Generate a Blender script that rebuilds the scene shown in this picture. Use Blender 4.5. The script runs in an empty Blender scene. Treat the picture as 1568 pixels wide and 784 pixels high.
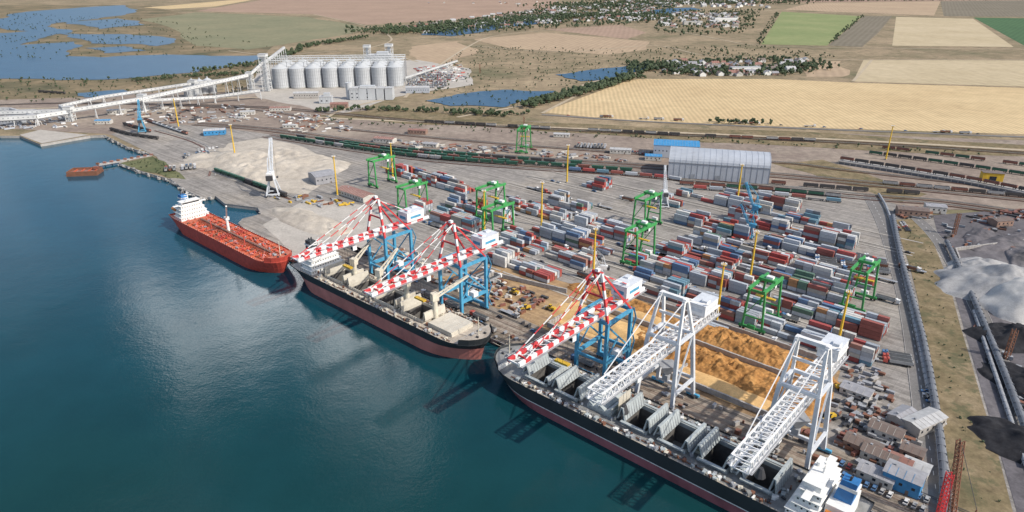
import bpy, math, random
from mathutils import Vector, Matrix, noise
from mathutils.geometry import tessellate_polygon
random.seed(7)
sc = bpy.context.scene
# ---------------------------------------------------------------- survey helpers
CH=200.0; PITCH=math.radians(23); FP=1045.0
SP,CP=math.sin(PITCH),math.cos(PITCH)
def G(u,v,z=0.0):
    """ground survey: bearing reading -> world XY on level z"""
    y=(v-392)/FP; d=SP+CP*y; f=CP-SP*y; t=(CH-z)/d
    return Vector((t*(u-784)/FP, t*f, z))
QA=math.radians(-41.5); QC,QS=math.cos(QA),math.sin(QA)
P0=Vector((-10.3,346.6,0))
def W(s,n,z=0.0):
    """port grid: s along the quay, n inland"""
    return Vector((P0.x+s*QC-n*QS, P0.y+s*QS+n*QC, z))
# ---------------------------------------------------------------- materials
MATS={}
def base_mat(name):
    m=bpy.data.materials.new(name); m.use_nodes=True
    nt=m.node_tree; b=nt.nodes['Principled BSDF']
    return m,nt,b
def N(nt,t,**k):
    n=nt.nodes.new(t)
    for a,b in k.items(): setattr(n,a,b)
    return n
def noise_node(nt,vec,scale,detail=4,rough=.6):
    n=N(nt,'ShaderNodeTexNoise'); n.inputs['Scale'].default_value=scale
    n.inputs['Detail'].default_value=detail; n.inputs['Roughness'].default_value=rough
    nt.links.new(vec,n.inputs['Vector']); return n.outputs['Fac']
def ramp(nt,fac,stops,interp='LINEAR'):
    r=N(nt,'ShaderNodeValToRGB'); r.color_ramp.interpolation=interp
    els=r.color_ramp.elements
    while len(els)<len(stops): els.new(.5)
    for e,(p,c) in zip(els,stops):
        e.position=p; e.color=(*c,1) if len(c)==3 else c
    nt.links.new(fac,r.inputs['Fac']); return r.outputs['Color']
def mix(nt,fac,a,b,mode='MIX'):
    m=N(nt,'ShaderNodeMix',data_type='RGBA',blend_type=mode)
    if isinstance(fac,(int,float)): m.inputs[0].default_value=fac
    else: nt.links.new(fac,m.inputs[0])
    for i,x in ((6,a),(7,b)):
        if isinstance(x,tuple): m.inputs[i].default_value=(*x,1)
        else: nt.links.new(x,m.inputs[i])
    return m.outputs[2]
def paint(name,c,rough=.55,var=.18,scale=.35,metal=0.0,dirt=.25):
    m,nt,b=base_mat(name)
    tc=N(nt,'ShaderNodeTexCoord').outputs['Object']
    f=noise_node(nt,tc,scale)
    lo=tuple(x*(1-var) for x in c); hi=tuple(min(1,x*(1+var)) for x in c)
    col=ramp(nt,f,[(.3,lo),(.7,hi)])
    f2=noise_node(nt,tc,scale*3.1,5,.7)
    dm=ramp(nt,f2,[(.52,(0,0,0)),(.75,(dirt,dirt,dirt))])
    col=mix(nt,dm,col,tuple(x*.35+.03 for x in (c[0],c[1]*.85,c[2]*.7)))
    nt.links.new(col,b.inputs['Base Color'])
    b.inputs['Roughness'].default_value=rough; b.inputs['Metallic'].default_value=metal
    MATS[name]=m; return m
def ground_mat(name,stops,s1=.02,s2=.25,s3=1.5,rough=.95,fine=.35,dark=None,streak=0,light=None):
    m,nt,b=base_mat(name)
    pos=N(nt,'ShaderNodeNewGeometry').outputs['Position']
    f=noise_node(nt,pos,s1,6,.62)
    col=ramp(nt,f,stops)
    if light: col=mix(nt,ramp(nt,noise_node(nt,pos,light[0],5,.7),[(.5,(0,0,0)),(.66,(light[2],)*3)]),col,light[1])
    g=noise_node(nt,pos,s2,6,.7)
    gr=ramp(nt,g,[(.25,(1-fine,)*3),(.75,(1+fine*.6,)*3)])
    col=mix(nt,1.0,col,gr,'MULTIPLY')
    g3=noise_node(nt,pos,s3,3,.6)
    col=mix(nt,1.0,col,ramp(nt,g3,[(.3,(.85,)*3),(.7,(1.1,)*3)]),'MULTIPLY')
    if dark:
        v=noise_node(nt,pos,dark[0],5,.75)
        col=mix(nt,ramp(nt,v,[(dark[1],(0,0,0)),(dark[1]+.08,(dark[3],)*3)]),col,dark[2])
    if streak:
        m1=N(nt,'ShaderNodeMapping'); m1.inputs['Rotation'].default_value=(0,0,-QA); nt.links.new(pos,m1.inputs['Vector'])
        m2=N(nt,'ShaderNodeMapping'); m2.inputs['Scale'].default_value=(.012,.42,1); nt.links.new(m1.outputs[0],m2.inputs['Vector'])
        col=mix(nt,1.0,col,ramp(nt,noise_node(nt,m2.outputs[0],1,4,.6),[(.35,(1-streak,)*3),(.6,(1+streak*.4,)*3)]),'MULTIPLY')
        br=N(nt,'ShaderNodeTexBrick'); br.inputs['Scale'].default_value=.12; br.inputs['Mortar Size'].default_value=.012; br.offset=0
        br.inputs['Color1'].default_value=(1,1,1,1); br.inputs['Color2'].default_value=(.88,.88,.88,1); br.inputs['Mortar'].default_value=(.75,.75,.75,1)
        nt.links.new(m1.outputs[0],br.inputs['Vector']); col=mix(nt,1.0,col,br.outputs['Color'],'MULTIPLY')
    nt.links.new(col,b.inputs['Base Color']); b.inputs['Roughness'].default_value=rough
    b.inputs['Specular IOR Level'].default_value=.2
    MATS[name]=m; return m
def field_mat(name,c1,c2,ang,stripe=.12,sc_=.05):
    m,nt,b=base_mat(name)
    pos=N(nt,'ShaderNodeNewGeometry').outputs['Position']
    mp=N(nt,'ShaderNodeMapping'); mp.inputs['Rotation'].default_value=(0,0,ang)
    nt.links.new(pos,mp.inputs['Vector'])
    w=N(nt,'ShaderNodeTexWave'); w.inputs['Scale'].default_value=sc_; w.inputs['Distortion'].default_value=2.5
    w.inputs['Detail'].default_value=3; w.inputs['Detail Scale'].default_value=.3
    nt.links.new(mp.outputs[0],w.inputs['Vector'])
    f=noise_node(nt,pos,.005,6,.65)
    col=ramp(nt,f,[(.3,c1),(.7,c2)])
    col=mix(nt,1.0,col,ramp(nt,w.outputs['Fac'],[(0,(1-stripe,)*3),(1,(1+stripe*.5,)*3)]),'MULTIPLY')
    g=noise_node(nt,pos,.05,6,.7)
    col=mix(nt,1.0,col,ramp(nt,g,[(.25,(.8,)*3),(.75,(1.1,)*3)]),'MULTIPLY')
    nt.links.new(col,b.inputs['Base Color']); b.inputs['Roughness'].default_value=1
    b.inputs['Specular IOR Level'].default_value=.1
    MATS[name]=m; return m

paint('crane_blue',(.07,.31,.50)); paint('crane_red',(.58,.05,.055)); paint('crane_white',(.76,.76,.76),var=.08,dirt=.12)
paint('crane_grey',(.60,.63,.67),var=.1); paint('rtg_green',(.05,.29,.08)); paint('mast_yellow',(.70,.45,.04),var=.08)
paint('dark_metal',(.05,.05,.055)); paint('rust',(.2,.09,.055)); paint('steel',(.3,.31,.33),var=.2)
paint('window_dark',(.02,.025,.035),rough=.2,dirt=0); paint('rubber',(.02,.02,.02))
paint('tank_red',(.56,.08,.055),dirt=.35); paint('deck_red',(.50,.12,.06),dirt=.5,scale=.2); paint('hull_black',(.035,.04,.045),scale=.1,dirt=.5)
paint('boot_red',(.54,.20,.17),scale=.06,var=.25,dirt=.4); paint('boot_maroon',(.28,.10,.115),scale=.1,var=.3)
paint('deck_tan',(.42,.37,.31),scale=.15,dirt=.5,var=.25); paint('hatch_tan',(.58,.54,.46),scale=.1,dirt=.4)
paint('deck_grey',(.25,.25,.24),scale=.15,dirt=.5,var=.3); paint('hatch_grey',(.38,.42,.43),scale=.2,dirt=.5)
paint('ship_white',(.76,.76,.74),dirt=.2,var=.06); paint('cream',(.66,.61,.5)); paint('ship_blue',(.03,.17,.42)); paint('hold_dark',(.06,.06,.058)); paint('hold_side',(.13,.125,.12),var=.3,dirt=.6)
paint('logo_green',(.03,.25,.06)); paint('logo_yellow',(.65,.55,.06)); paint('white_line',(.7,.7,.68))
paint('silo_metal',(.47,.49,.51),rough=.5,var=.1,scale=.05,dirt=.15); paint('silo_base',(.40,.40,.39))
paint('shed_wall',(.40,.43,.48),scale=.05,var=.1); paint('shed_roof',(.40,.43,.48),scale=.05,var=.1); paint('shed_rib',(.27,.29,.32))
paint('roof_blue',(.05,.25,.50)); paint('roof_red',(.27,.13,.10)); paint('roof_brown',(.17,.13,.11)); paint('roof_grey',(.3,.3,.32)); paint('roof_asb',(.43,.43,.43))
paint('plaster',(.52,.5,.46)); paint('brick',(.28,.18,.14)); paint('concrete',(.38,.36,.34),var=.2,scale=.3)
paint('wagon_green',(.03,.11,.07)); paint('wagon_brown',(.22,.09,.065)); paint('wagon_dark',(.07,.065,.065)); paint('wagon_grey',(.36,.36,.36))
paint('truck_white',(.66,.66,.66)); paint('truck_red',(.42,.08,.06)); paint('truck_blue',(.08,.17,.32)); paint('orange',(.6,.2,.03)); paint('cat_yellow',(.6,.38,.03))
paint('conv_white',(.62,.63,.63),scale=.05,dirt=.2); paint('conv_dark',(.14,.15,.17),scale=.1); paint('bark',(.1,.07,.05))
# per-container colour
m,nt,b=base_mat('container_paint')
at=N(nt,'ShaderNodeAttribute',attribute_name='Col'); tc=N(nt,'ShaderNodeTexCoord').outputs['Object']
f=noise_node(nt,tc,.8,5,.7)
col=mix(nt,1.0,at.outputs['Color'],ramp(nt,f,[(.25,(.75,.72,.70)),(.75,(1.1,1.1,1.1))]),'MULTIPLY')
nt.links.new(col,b.inputs['Base Color']); b.inputs['Roughness'].default_value=.55; MATS['container_paint']=m
# foliage
m,nt,b=base_mat('foliage')
pos=N(nt,'ShaderNodeNewGeometry').outputs['Position']
col=mix(nt,1.0,ramp(nt,noise_node(nt,pos,.08,4,.7),[(.3,(.035,.055,.03)),(.55,(.055,.08,.038)),(.75,(.09,.105,.055))]),ramp(nt,noise_node(nt,pos,1.2,3,.6),[(.3,(.6,.6,.6)),(.7,(1.25,1.25,1.2))]),'MULTIPLY')
nt.links.new(col,b.inputs['Base Color']); b.inputs['Roughness'].default_value=.9; MATS['foliage']=m

ground_mat('scrub_land',[(.3,(.16,.15,.085)),(.45,(.25,.20,.125)),(.58,(.33,.255,.165)),(.75,(.38,.30,.195))],s1=.006,s2=.05,s3=.4,fine=.45,dark=(.03,.56,(.10,.105,.06),.75))
ground_mat('asphalt_yard',[(.3,(.25,.235,.22)),(.55,(.335,.31,.285)),(.75,(.40,.37,.335))],s1=.02,s2=.15,s3=1.0,fine=.25,dark=(.05,.56,(.17,.155,.14),.65),streak=.26,light=(.012,(.43,.38,.32),.6))
ground_mat('quay_concrete',[(.3,(.25,.215,.18)),(.55,(.36,.305,.25)),(.75,(.42,.345,.265))],s1=.03,s2=.2,s3=1.1,fine=.35,dark=(.06,.54,(.14,.115,.09),.75),streak=.3)
ground_mat('ballast',[(.3,(.21,.165,.14)),(.55,(.29,.235,.195)),(.75,(.37,.31,.26))],s1=.015,s2=.12,s3=.8,fine=.3,dark=(.04,.58,(.14,.12,.10),.6),light=(.01,(.40,.34,.27),.6))
ground_mat('pale_concrete',[(.3,(.40,.37,.33)),(.7,(.50,.465,.42))],s1=.02,s2=.1,s3=.6,fine=.2,dark=(.05,.58,(.25,.22,.19),.5))
ground_mat('bulk_ground',[(.3,(.33,.23,.15)),(.5,(.46,.31,.17)),(.7,(.52,.38,.24))],s1=.03,s2=.2,s3=1.0,fine=.35,dark=(.05,.54,(.20,.13,.08),.75),streak=.2)
ground_mat('grain_gold',[(.3,(.60,.37,.16)),(.7,(.72,.48,.22))],s1=.05,s2=.3,s3=1.5,fine=.2,dark=(.06,.6,(.38,.22,.10),.7))
ground_mat('rust_ore',[(.3,(.30,.145,.05)),(.55,(.43,.22,.075)),(.75,(.55,.31,.12))],s1=.12,s2=.6,s3=2.0,fine=.5)
ground_mat('clay_pale',[(.3,(.40,.355,.30)),(.7,(.56,.505,.43))],s1=.03,s2=.15,s3=.8,fine=.25)
ground_mat('coal_ground',[(.3,(.09,.085,.095)),(.55,(.15,.14,.15)),(.75,(.23,.215,.215))],s1=.015,s2=.12,s3=.9,fine=.4,dark=(.03,.55,(.05,.05,.055),.7))
ground_mat('coal',[(.3,(.02,.02,.024)),(.7,(.04,.04,.045))],s1=.1,s2=.4,s3=2,fine=.4)
ground_mat('slag_grey',[(.3,(.27,.27,.28)),(.7,(.42,.415,.41))],s1=.05,s2=.25,s3=1.5,fine=.3)
ground_mat('slag_pale',[(.3,(.42,.41,.40)),(.7,(.54,.53,.51))],s1=.05,s2=.25,s3=1.5,fine=.2)
ground_mat('dry_grass',[(.3,(.14,.12,.065)),(.5,(.23,.18,.105)),(.7,(.30,.235,.15))],s1=.04,s2=.2,s3=1.2,fine=.5,dark=(.06,.53,(.10,.10,.055),.8))
ground_mat('road_asphalt',[(.3,(.16,.155,.15)),(.7,(.22,.21,.205))],s1=.03,s2=.3,s3=1.5,fine=.2)
ground_mat('dirt_road',[(.3,(.40,.33,.24)),(.7,(.50,.42,.31))],s1=.02,s2=.2,s3=1,fine=.2)
ground_mat('green_bank',[(.3,(.09,.11,.05)),(.7,(.18,.18,.09))],s1=.03,s2=.2,s3=1,fine=.4)
ground_mat('marsh',[(.3,(.09,.095,.055)),(.5,(.20,.16,.095)),(.7,(.32,.24,.15))],s1=.01,s2=.06,s3=.4,fine=.4)
field_mat('wheat_field',(.52,.39,.225),(.62,.48,.285),math.radians(5),.14,.045)
field_mat('stubble_field',(.45,.37,.24),(.54,.45,.31),math.radians(60),.12,.03)
field_mat('tan_field',(.38,.285,.2),(.46,.35,.24),math.radians(20),.08,.02)
field_mat('brown_field',(.32,.23,.175),(.40,.285,.215),math.radians(10),.08,.02)
field_mat('dark_field',(.18,.16,.12),(.23,.20,.155),math.radians(30),.1,.02)
field_mat('green_field',(.20,.25,.11),(.29,.31,.15),math.radians(70),.15,.03)
field_mat('deepgreen_field',(.07,.13,.07),(.09,.165,.08),math.radians(40),.1,.02)
field_mat('olive_field',(.20,.205,.13),(.27,.25,.16),math.radians(15),.1,.02)
# water
def water_mat(name,cA,cB,rough=.06,bs=.25,spec=.5):
    m,nt,b=base_mat(name)
    pos=N(nt,'ShaderNodeNewGeometry').outputs['Position']
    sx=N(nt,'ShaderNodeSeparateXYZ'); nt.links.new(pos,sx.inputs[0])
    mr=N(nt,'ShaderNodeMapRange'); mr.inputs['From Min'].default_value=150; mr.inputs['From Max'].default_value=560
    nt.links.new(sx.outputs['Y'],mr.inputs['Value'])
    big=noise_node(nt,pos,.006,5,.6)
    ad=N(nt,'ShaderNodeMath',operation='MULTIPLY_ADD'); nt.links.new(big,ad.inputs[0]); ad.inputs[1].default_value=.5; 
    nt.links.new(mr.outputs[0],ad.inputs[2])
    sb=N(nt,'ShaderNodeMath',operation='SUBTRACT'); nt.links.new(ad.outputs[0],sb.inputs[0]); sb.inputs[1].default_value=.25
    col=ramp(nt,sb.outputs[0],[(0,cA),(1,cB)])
    col=mix(nt,1.0,col,ramp(nt,noise_node(nt,pos,.02,6,.65),[(.3,(.85,.88,.88)),(.7,(1.14,1.12,1.1))]),'MULTIPLY')
    nt.links.new(col,b.inputs['Base Color'])
    b.inputs['Roughness'].default_value=rough; b.inputs['IOR'].default_value=1.33; b.inputs['Specular IOR Level'].default_value=spec
    n1=noise_node(nt,pos,.6,4,.6); n2=noise_node(nt,pos,.08,3,.5)
    a2=N(nt,'ShaderNodeMath',operation='MULTIPLY_ADD'); nt.links.new(n2,a2.inputs[0]); a2.inputs[1].default_value=2.0; nt.links.new(n1,a2.inputs[2])
    bp=N(nt,'ShaderNodeBump'); bp.inputs['Strength'].default_value=bs; bp.inputs['Distance'].default_value=.35
    nt.links.new(a2.outputs[0],bp.inputs['Height']); nt.links.new(bp.outputs[0],b.inputs['Normal'])
    MATS[name]=m
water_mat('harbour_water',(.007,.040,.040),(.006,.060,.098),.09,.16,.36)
water_mat('lake_water',(.03,.085,.16),(.03,.09,.17),.35,.6,.3)

# ---------------------------------------------------------------- mesh builder
class MB:
    def __init__(s): s.v=[];s.f=[];s.m=[];s.c=[];s.mats=[];s.usec=False
    def mi(s,n):
        if n not in s.mats: s.mats.append(n)
        return s.mats.index(n)
    def add(s,vs,fs,mat,col=None):
        o=len(s.v); s.v.extend(vs); i=s.mi(mat)
        for f in fs:
            s.f.append(tuple(o+k for k in f)); s.m.append(i); s.c.append(col)
        if col: s.usec=True
    BF=((0,3,2,1),(4,5,6,7),(0,1,5,4),(1,2,6,5),(2,3,7,6),(3,0,4,7))
    def box(s,cx,cy,cz,sx,sy,sz,mat,rot=0,col=None):
        hx,hy,hz=sx/2,sy/2,sz/2; c,q=math.cos(rot),math.sin(rot)
        vs=[]
        for z in(-hz,hz):
            for x,y in((-hx,-hy),(hx,-hy),(hx,hy),(-hx,hy)):
                vs.append((cx+x*c-y*q,cy+x*q+y*c,cz+z))
        s.add(vs,MB.BF,mat,col)
    def hexa(s,p,mat): s.add([tuple(q) for q in p],MB.BF,mat)
    def beam(s,a,b,w,h,mat):
        a=Vector(a);b=Vector(b);d=b-a
        if d.length<1e-6:return
        d.normalize(); up=Vector((0,0,1))
        if abs(d.z)>.95: up=Vector((0,1,0))
        sd=d.cross(up).normalized(); u=sd.cross(d)
        vs=[]
        for p in(a,b):
            for i,j in((-1,-1),(1,-1),(1,1),(-1,1)): vs.append(tuple(p+sd*(i*w/2)+u*(j*h/2)))
        s.add(vs,MB.BF,mat)
    def sbeam(s,a,b,w,h,m1,m2,seg=4.,off=0):
        a=Vector(a);b=Vector(b);L=(b-a).length;n=max(1,round(L/seg))
        for i in range(n):
            s.beam(a.lerp(b,i/n),a.lerp(b,(i+1)/n),w,h,(m1,m2)[(i+off)%2])
    def cyl(s,a,b,r1,r2=None,n=8,mat='steel'):
        if r2 is None:r2=r1
        a=Vector(a);b=Vector(b);d=(b-a).normalized(); up=Vector((0,0,1))
        if abs(d.z)>.95: up=Vector((0,1,0))
        sd=d.cross(up).normalized();u=sd.cross(d)
        vs=[]
        for p,r in((a,r1),(b,r2)):
            for i in range(n):
                t=2*math.pi*i/n; vs.append(tuple(p+sd*(r*math.cos(t))+u*(r*math.sin(t))))
        fs=[(i,(i+1)%n,n+(i+1)%n,n+i) for i in range(n)]+[tuple(range(n))[::-1],tuple(range(n,2*n))]
        s.add(vs,fs,mat)
    def truss(s,a,b,w,h,nb,r,mat):
        a=Vector(a);b=Vector(b);d=(b-a).normalized();up=Vector((0,0,1)) if abs(d.z)<.98 else Vector((0,1,0))
        sd=d.cross(up).normalized();u=sd.cross(d)
        def P(t,i,j): return a.lerp(b,t)+sd*(i*w/2)+u*(j*h/2)
        for i in(-1,1):
            for j in(-1,1): s.beam(P(0,i,j),P(1,i,j),r*1.5,r*1.5,mat)
        for k in range(nb):
            t0,t1=k/nb,(k+1)/nb
            for i in(-1,1):
                s.beam(P(t0,i,-1),P((t0+t1)/2,i,1),r,r,mat); s.beam(P((t0+t1)/2,i,1),P(t1,i,-1),r,r,mat)
            for j in(-1,1):
                s.beam(P(t0,-1,j),P(t0,1,j),r,r,mat); s.beam(P(t0,-1,j),P(t1,1,j),r*.8,r*.8,mat)
    def mesh(s,name):
        me=bpy.data.meshes.new(name); me.from_pydata(s.v,[],s.f)
        for n in s.mats: me.materials.append(MATS[n])
        me.polygons.foreach_set('material_index',s.m)
        if s.usec:
            ca=me.color_attributes.new('Col','FLOAT_COLOR','CORNER'); buf=[]
            for f,c in zip(s.f,s.c): buf.extend((*(c or (.1,.1,.1)),1)*len(f))
            ca.data.foreach_set('color',buf)
        me.update(); return me
    def obj(s,name,loc=(0,0,0),rot=0,scale=1):
        return place(s.mesh(name),name,loc,rot,scale)
def place(me,name,loc=(0,0,0),rot=0,scale=1,parent=None):
    o=bpy.data.objects.new(name,me); o.location=loc; o.rotation_euler=(0,0,rot)
    o.scale=(scale,)*3 if isinstance(scale,(int,float)) else scale
    sc.collection.objects.link(o)
    if parent: o.parent=parent
    return o
def crosses(P):
    n=len(P)
    def s(a,b,c): return (b.x-a.x)*(c.y-a.y)-(b.y-a.y)*(c.x-a.x)
    for i in range(n):
        a,b=P[i],P[(i+1)%n]
        for j in range(i+2,n):
            if i==0 and j==n-1: continue
            c,d=P[j],P[(j+1)%n]
            if max(a.x,b.x)<min(c.x,d.x) or max(c.x,d.x)<min(a.x,b.x): continue
            if s(a,b,c)*s(a,b,d)<0 and s(c,d,a)*s(c,d,b)<0: return True
    return False
def jag(pts,amp=.12,it=3):
    base=[Vector((p[0],p[1],0)) for p in pts]
    for _try in range(8):
        P=base[:]
        for _ in range(it):
            out=[];n=len(P)
            for i in range(n):
                a=P[i];b=P[(i+1)%n]; d=b-a; out.append(a)
                out.append((a+b)/2+Vector((-d.y,d.x,0))*random.uniform(-amp,amp))
            P=out
        if not crosses(P): return P
        amp*=.6
    return base
def sheet(name,pts,z,mat,jagged=0,it=3):
    if jagged: pts=jag(pts,jagged,it)
    pts=[Vector((p[0],p[1],z)) for p in pts]
    tr=tessellate_polygon([pts])
    me=bpy.data.meshes.new(name)
    fs=[]
    for t in tr:
        a,b,c=(pts[i] for i in t)
        fs.append(t if (b-a).cross(c-a).z>0 else t[::-1])
    me.from_pydata([tuple(p) for p in pts],[],fs); me.materials.append(MATS[mat]); me.update()
    return place(me,name)
def gp(l): return [G(u,v) for u,v in l]
def strip(name,pts,w,z,mat,mb=None):
    own=mb is None
    if own: mb=MB()
    pts=[Vector((p[0],p[1],0)) for p in pts]; L=[];R=[]
    for i,p in enumerate(pts):
        a=pts[max(0,i-1)];b=pts[min(len(pts)-1,i+1)];d=(b-a).normalized();s=Vector((-d.y,d.x,0))
        L.append(p+s*w/2);R.append(p-s*w/2)
    for i in range(len(pts)-1):
        mb.add([(R[i].x,R[i].y,z),(R[i+1].x,R[i+1].y,z),(L[i+1].x,L[i+1].y,z),(L[i].x,L[i].y,z)],[(0,1,2,3)],mat)
    if own: return mb.obj(name)
def smooth(pts,k=6):
    pts=[Vector(p) for p in pts]; out=[]
    for i in range(len(pts)-1):
        p0=pts[max(0,i-1)];p1=pts[i];p2=pts[i+1];p3=pts[min(len(pts)-1,i+2)]
        for j in range(k):
            t=j/k
            out.append(.5*((2*p1)+(p2-p0)*t+(2*p0-5*p1+4*p2-p3)*t*t+(3*p1-p0-3*p2+p3)*t**3))
    out.append(pts[-1]); return out
def walk(pts,step,start=0):
    pts=[Vector(p) for p in pts]; res=[];acc=start
    for i in range(len(pts)-1):
        a,b=pts[i],pts[i+1];L=(b-a).length
        while acc<L:
            d=(b-a)/L; res.append((a+d*acc,math.atan2(d.y,d.x))); acc+=step
        acc-=L
    return res
def inpoly(x,y,P):
    c=False;n=len(P)
    for i in range(n):
        a=P[i];b=P[i-1]
        if (a[1]>y)!=(b[1]>y) and x<(b[0]-a[0])*(y-a[1])/(b[1]-a[1])+a[0]: c=not c
    return c
def scatter(P,n):
    xs=[p[0] for p in P];ys=[p[1] for p in P];out=[];k=0
    while len(out)<n and k<n*60:
        k+=1;x=random.uniform(min(xs),max(xs));y=random.uniform(min(ys),max(ys))
        if inpoly(x,y,P): out.append((x,y))
    return out

# ---------------------------------------------------------------- sea + land
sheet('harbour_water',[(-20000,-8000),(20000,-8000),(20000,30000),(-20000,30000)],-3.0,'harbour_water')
shore_px=[(-200,196),(-60,196),(0,208),(30,208),(62,221),(138,208),(160,207),(195,225),(232,237),(182,250),(215,262),(262,275),(285,292),(310,303),(330,300),(345,312),(395,318),(400,328),(372,335),(365,342),(400,371)]
shore=gp(shore_px)+[W(-200,-12),W(-186,-12),W(-186,0)]
land=[Vector((-15000,shore[0].y,0))]+shore+[W(1500,0),Vector((18000,-6000,0)),Vector((18000,28000,0)),Vector((-15000,28000,0))]
sheet('ground_terrain',land,0,'scrub_land')
mb=MB(); ed=shore+[W(1500,0)]
for i in range(len(ed)-1):
    a,b=ed[i],ed[i+1]; mb.add([(a.x,a.y,-.01),(b.x,b.y,-.01),(b.x,b.y,-6),(a.x,a.y,-6)],[(0,1,2,3)],'concrete')
    if i>3: mb.beam((a.x,a.y,.08),(b.x,b.y,.08),.5,.3,'concrete')
for s in range(-180,400,8):
    p=W(s,-.5,-1.2); mb.box(p.x,p.y,p.z,2.2,.7,2,'rubber',QA); p=W(s+4,.9,.35); mb.cyl(p,p+Vector((0,0,.7)),.3,.4,8,'dark_metal')
mb.obj('quay_wall')
mb=MB()   # riprap on the natural banks
for i in list(range(6,14)):
    a,b=shore[i],shore[i+1]; L=(b-a).length
    for k in range(int(L/2.2)):
        q=a.lerp(b,random.random()); r=random.uniform(.8,2.2); mb.box(q.x+random.uniform(-2,2),q.y+random.uniform(-2,2),-2.2+random.random()*2,r*1.4,r,r,'concrete',random.random()*3)
mb.obj('rock_revetment')
# zones
z=.05
def zone(name,px,mat,j=0,it=3):
    global z; z+=.012
    return sheet(name,gp(px),z,mat,j,it)
for k,px in enumerate(([(-200,78),(50,68),(114,64),(110,76),(98,86),(160,88),(260,84),(400,85),(388,95),(300,111),(200,120),(90,123),(-200,125)],
 [(10,24),(80,15),(190,8),(210,18),(150,29),(90,35),(110,50),(60,62),(20,76),(-80,84),(-80,58),(45,48)],
 [(95,34),(180,28),(222,38),(150,45)],[(85,51),(200,53),(270,60),(240,71),(140,67)],[(-80,24),(45,31),(30,43),(-80,46)],[(130,74),(190,71),(225,78),(160,82)],[(-100,49),(20,51),(10,59),(-100,60)],
 [(120,143),(190,138),(205,145),(130,150)],[(650,155),(700,145),(770,138),(850,140),(800,155),(770,165),(690,163)],
 [(850,115),(900,108),(985,98),(990,104),(950,120),(890,125)],[(645,54),(700,42),(790,30),(855,26),(840,36),(740,49),(690,56)],[(960,20),(1060,12),(1075,15),(980,25)])):
    sheet('lake',gp(px),.55+.03*k,'lake_water',.12,3)
zone('marsh_ground',[(-200,10),(230,8),(420,70),(400,130),(-200,165)],'marsh',.1)
zone('crop_field',[(220,12),(380,-2),(420,-6),(330,10),(260,14)],'wheat_field')
zone('crop_field',[(300,17),(450,-8),(870,-12),(830,22),(700,30),(560,38),(480,22)],'brown_field')
zone('crop_field',[(215,30),(300,19),(470,26),(560,45),(500,58),(380,76),(300,70)],'olive_field',.04)
zone('crop_field',[(725,60),(835,50),(995,64),(988,76),(930,84),(780,74)],'tan_field',.03)
zone('crop_field',[(835,45),(950,38),(990,50),(960,60)],'brown_field')
zone('crop_field',[(830,172),(968,121),(1180,121),(1310,127),(1640,137),(1640,208),(1250,196),(950,184)],'wheat_field')
zone('crop_field',[(1322,92),(1640,93),(1640,135),(1306,125)],'stubble_field')
zone('crop_field',[(1165,68),(1197,18),(1320,25),(1266,70)],'green_field')
zone('crop_field',[(1268,70),(1322,25),(1366,25),(1345,50),(1320,72)],'dark_field')
zone('crop_field',[(1366,70),(1372,26),(1490,29),(1552,72)],'stubble_field')
zone('crop_field',[(1490,27),(1700,30),(1700,80),(1568,70)],'deepgreen_field')
zone('crop_field',[(1440,2),(1640,0),(1640,26),(1445,25)],'dark_field')
zone('crop_field',[(1200,15),(1240,5),(1440,2),(1430,24)],'tan_field')
zone('crop_field',[(1090,0),(1200,-10),(1640,-14),(1640,0),(1240,4)],'brown_field')
zone('bare_soil',[(630,72),(700,63),(730,75),(690,95),(640,100)],'tan_field',.1)
zone('bare_soil',[(1230,98),(1300,92),(1290,118),(1235,118)],'tan_field',.1)
zone('ballast_ground',[(-200,160),(120,150),(260,140),(400,142),(600,172),(900,192),(1300,205),(1640,217),(1640,320),(1400,322),(1300,300),(1000,275),(600,250),(300,235),(160,205),(60,200),(-200,190)],'ballast',.02,2)
zone('silo_apron',[(395,100),(640,92),(720,105),(725,130),(600,150),(520,178),(395,150)],'pale_concrete',.04)
zone('scrub_strip',[(480,178),(600,165),(830,188),(1180,200),(1640,225),(1640,240),(1280,228),(900,205),(620,190)],'dry_grass',.04)
zone('scrub_strip',[(1180,250),(1260,245),(1420,298),(1380,310),(1300,285)],'dry_grass',.05)
yard=[shore[11],shore[12],shore[13],shore[14],shore[15],shore[16],shore[17],shore[18],shore[19],shore[20],W(-200,-11.7),W(-186.3,-11.7),W(-186.3,.3),W(600,.3)]
yard+=gp([(1640,520),(1430,330),(1300,292),(1000,268),(800,258),(600,240),(480,215),(330,195),(260,190),(190,200),(170,206),(240,240)])
z+=.012; sheet('yard_pavement',yard,z,'asphalt_yard')
zone('green_bank',[(185,250),(233,240),(262,256),(285,275),(262,273),(215,261)],'green_bank',.06)
zone('pier_deck',[(30,207),(62,199),(136,207),(64,220)],'pale_concrete')
zone('pale_pad',[(402,345),(470,305),(585,318),(600,350),(520,400),(448,393)],'pale_concrete',.02,2)
zone('clay_stockyard',[(325,240),(350,220),(400,212),(470,228),(525,262),(470,300),(400,290),(330,262)],'clay_pale',.06)
z+=.012; sheet('quay_apron',[W(-185,.6),W(240,.6),W(240,30),W(-185,30)],z,'quay_concrete')
z+=.012; sheet('bulk_yard',jag([W(-90,30.2),W(-10,30.2),W(175,30.2),W(162,98),W(60,104),W(10,102),W(-10,90),W(-75,78)],.03,3),z,'bulk_ground')
z+=.012; sheet('grain_floor',jag([W(0,55),W(18,40),W(95,38),W(98,60),W(40,66),W(10,76)],.05,3),z,'grain_gold')
z+=.012; sheet('grain_floor',jag([W(100,52),W(130,34),W(150,36),W(146,60),W(110,66)],.05,3),z,'grain_gold')
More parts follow.
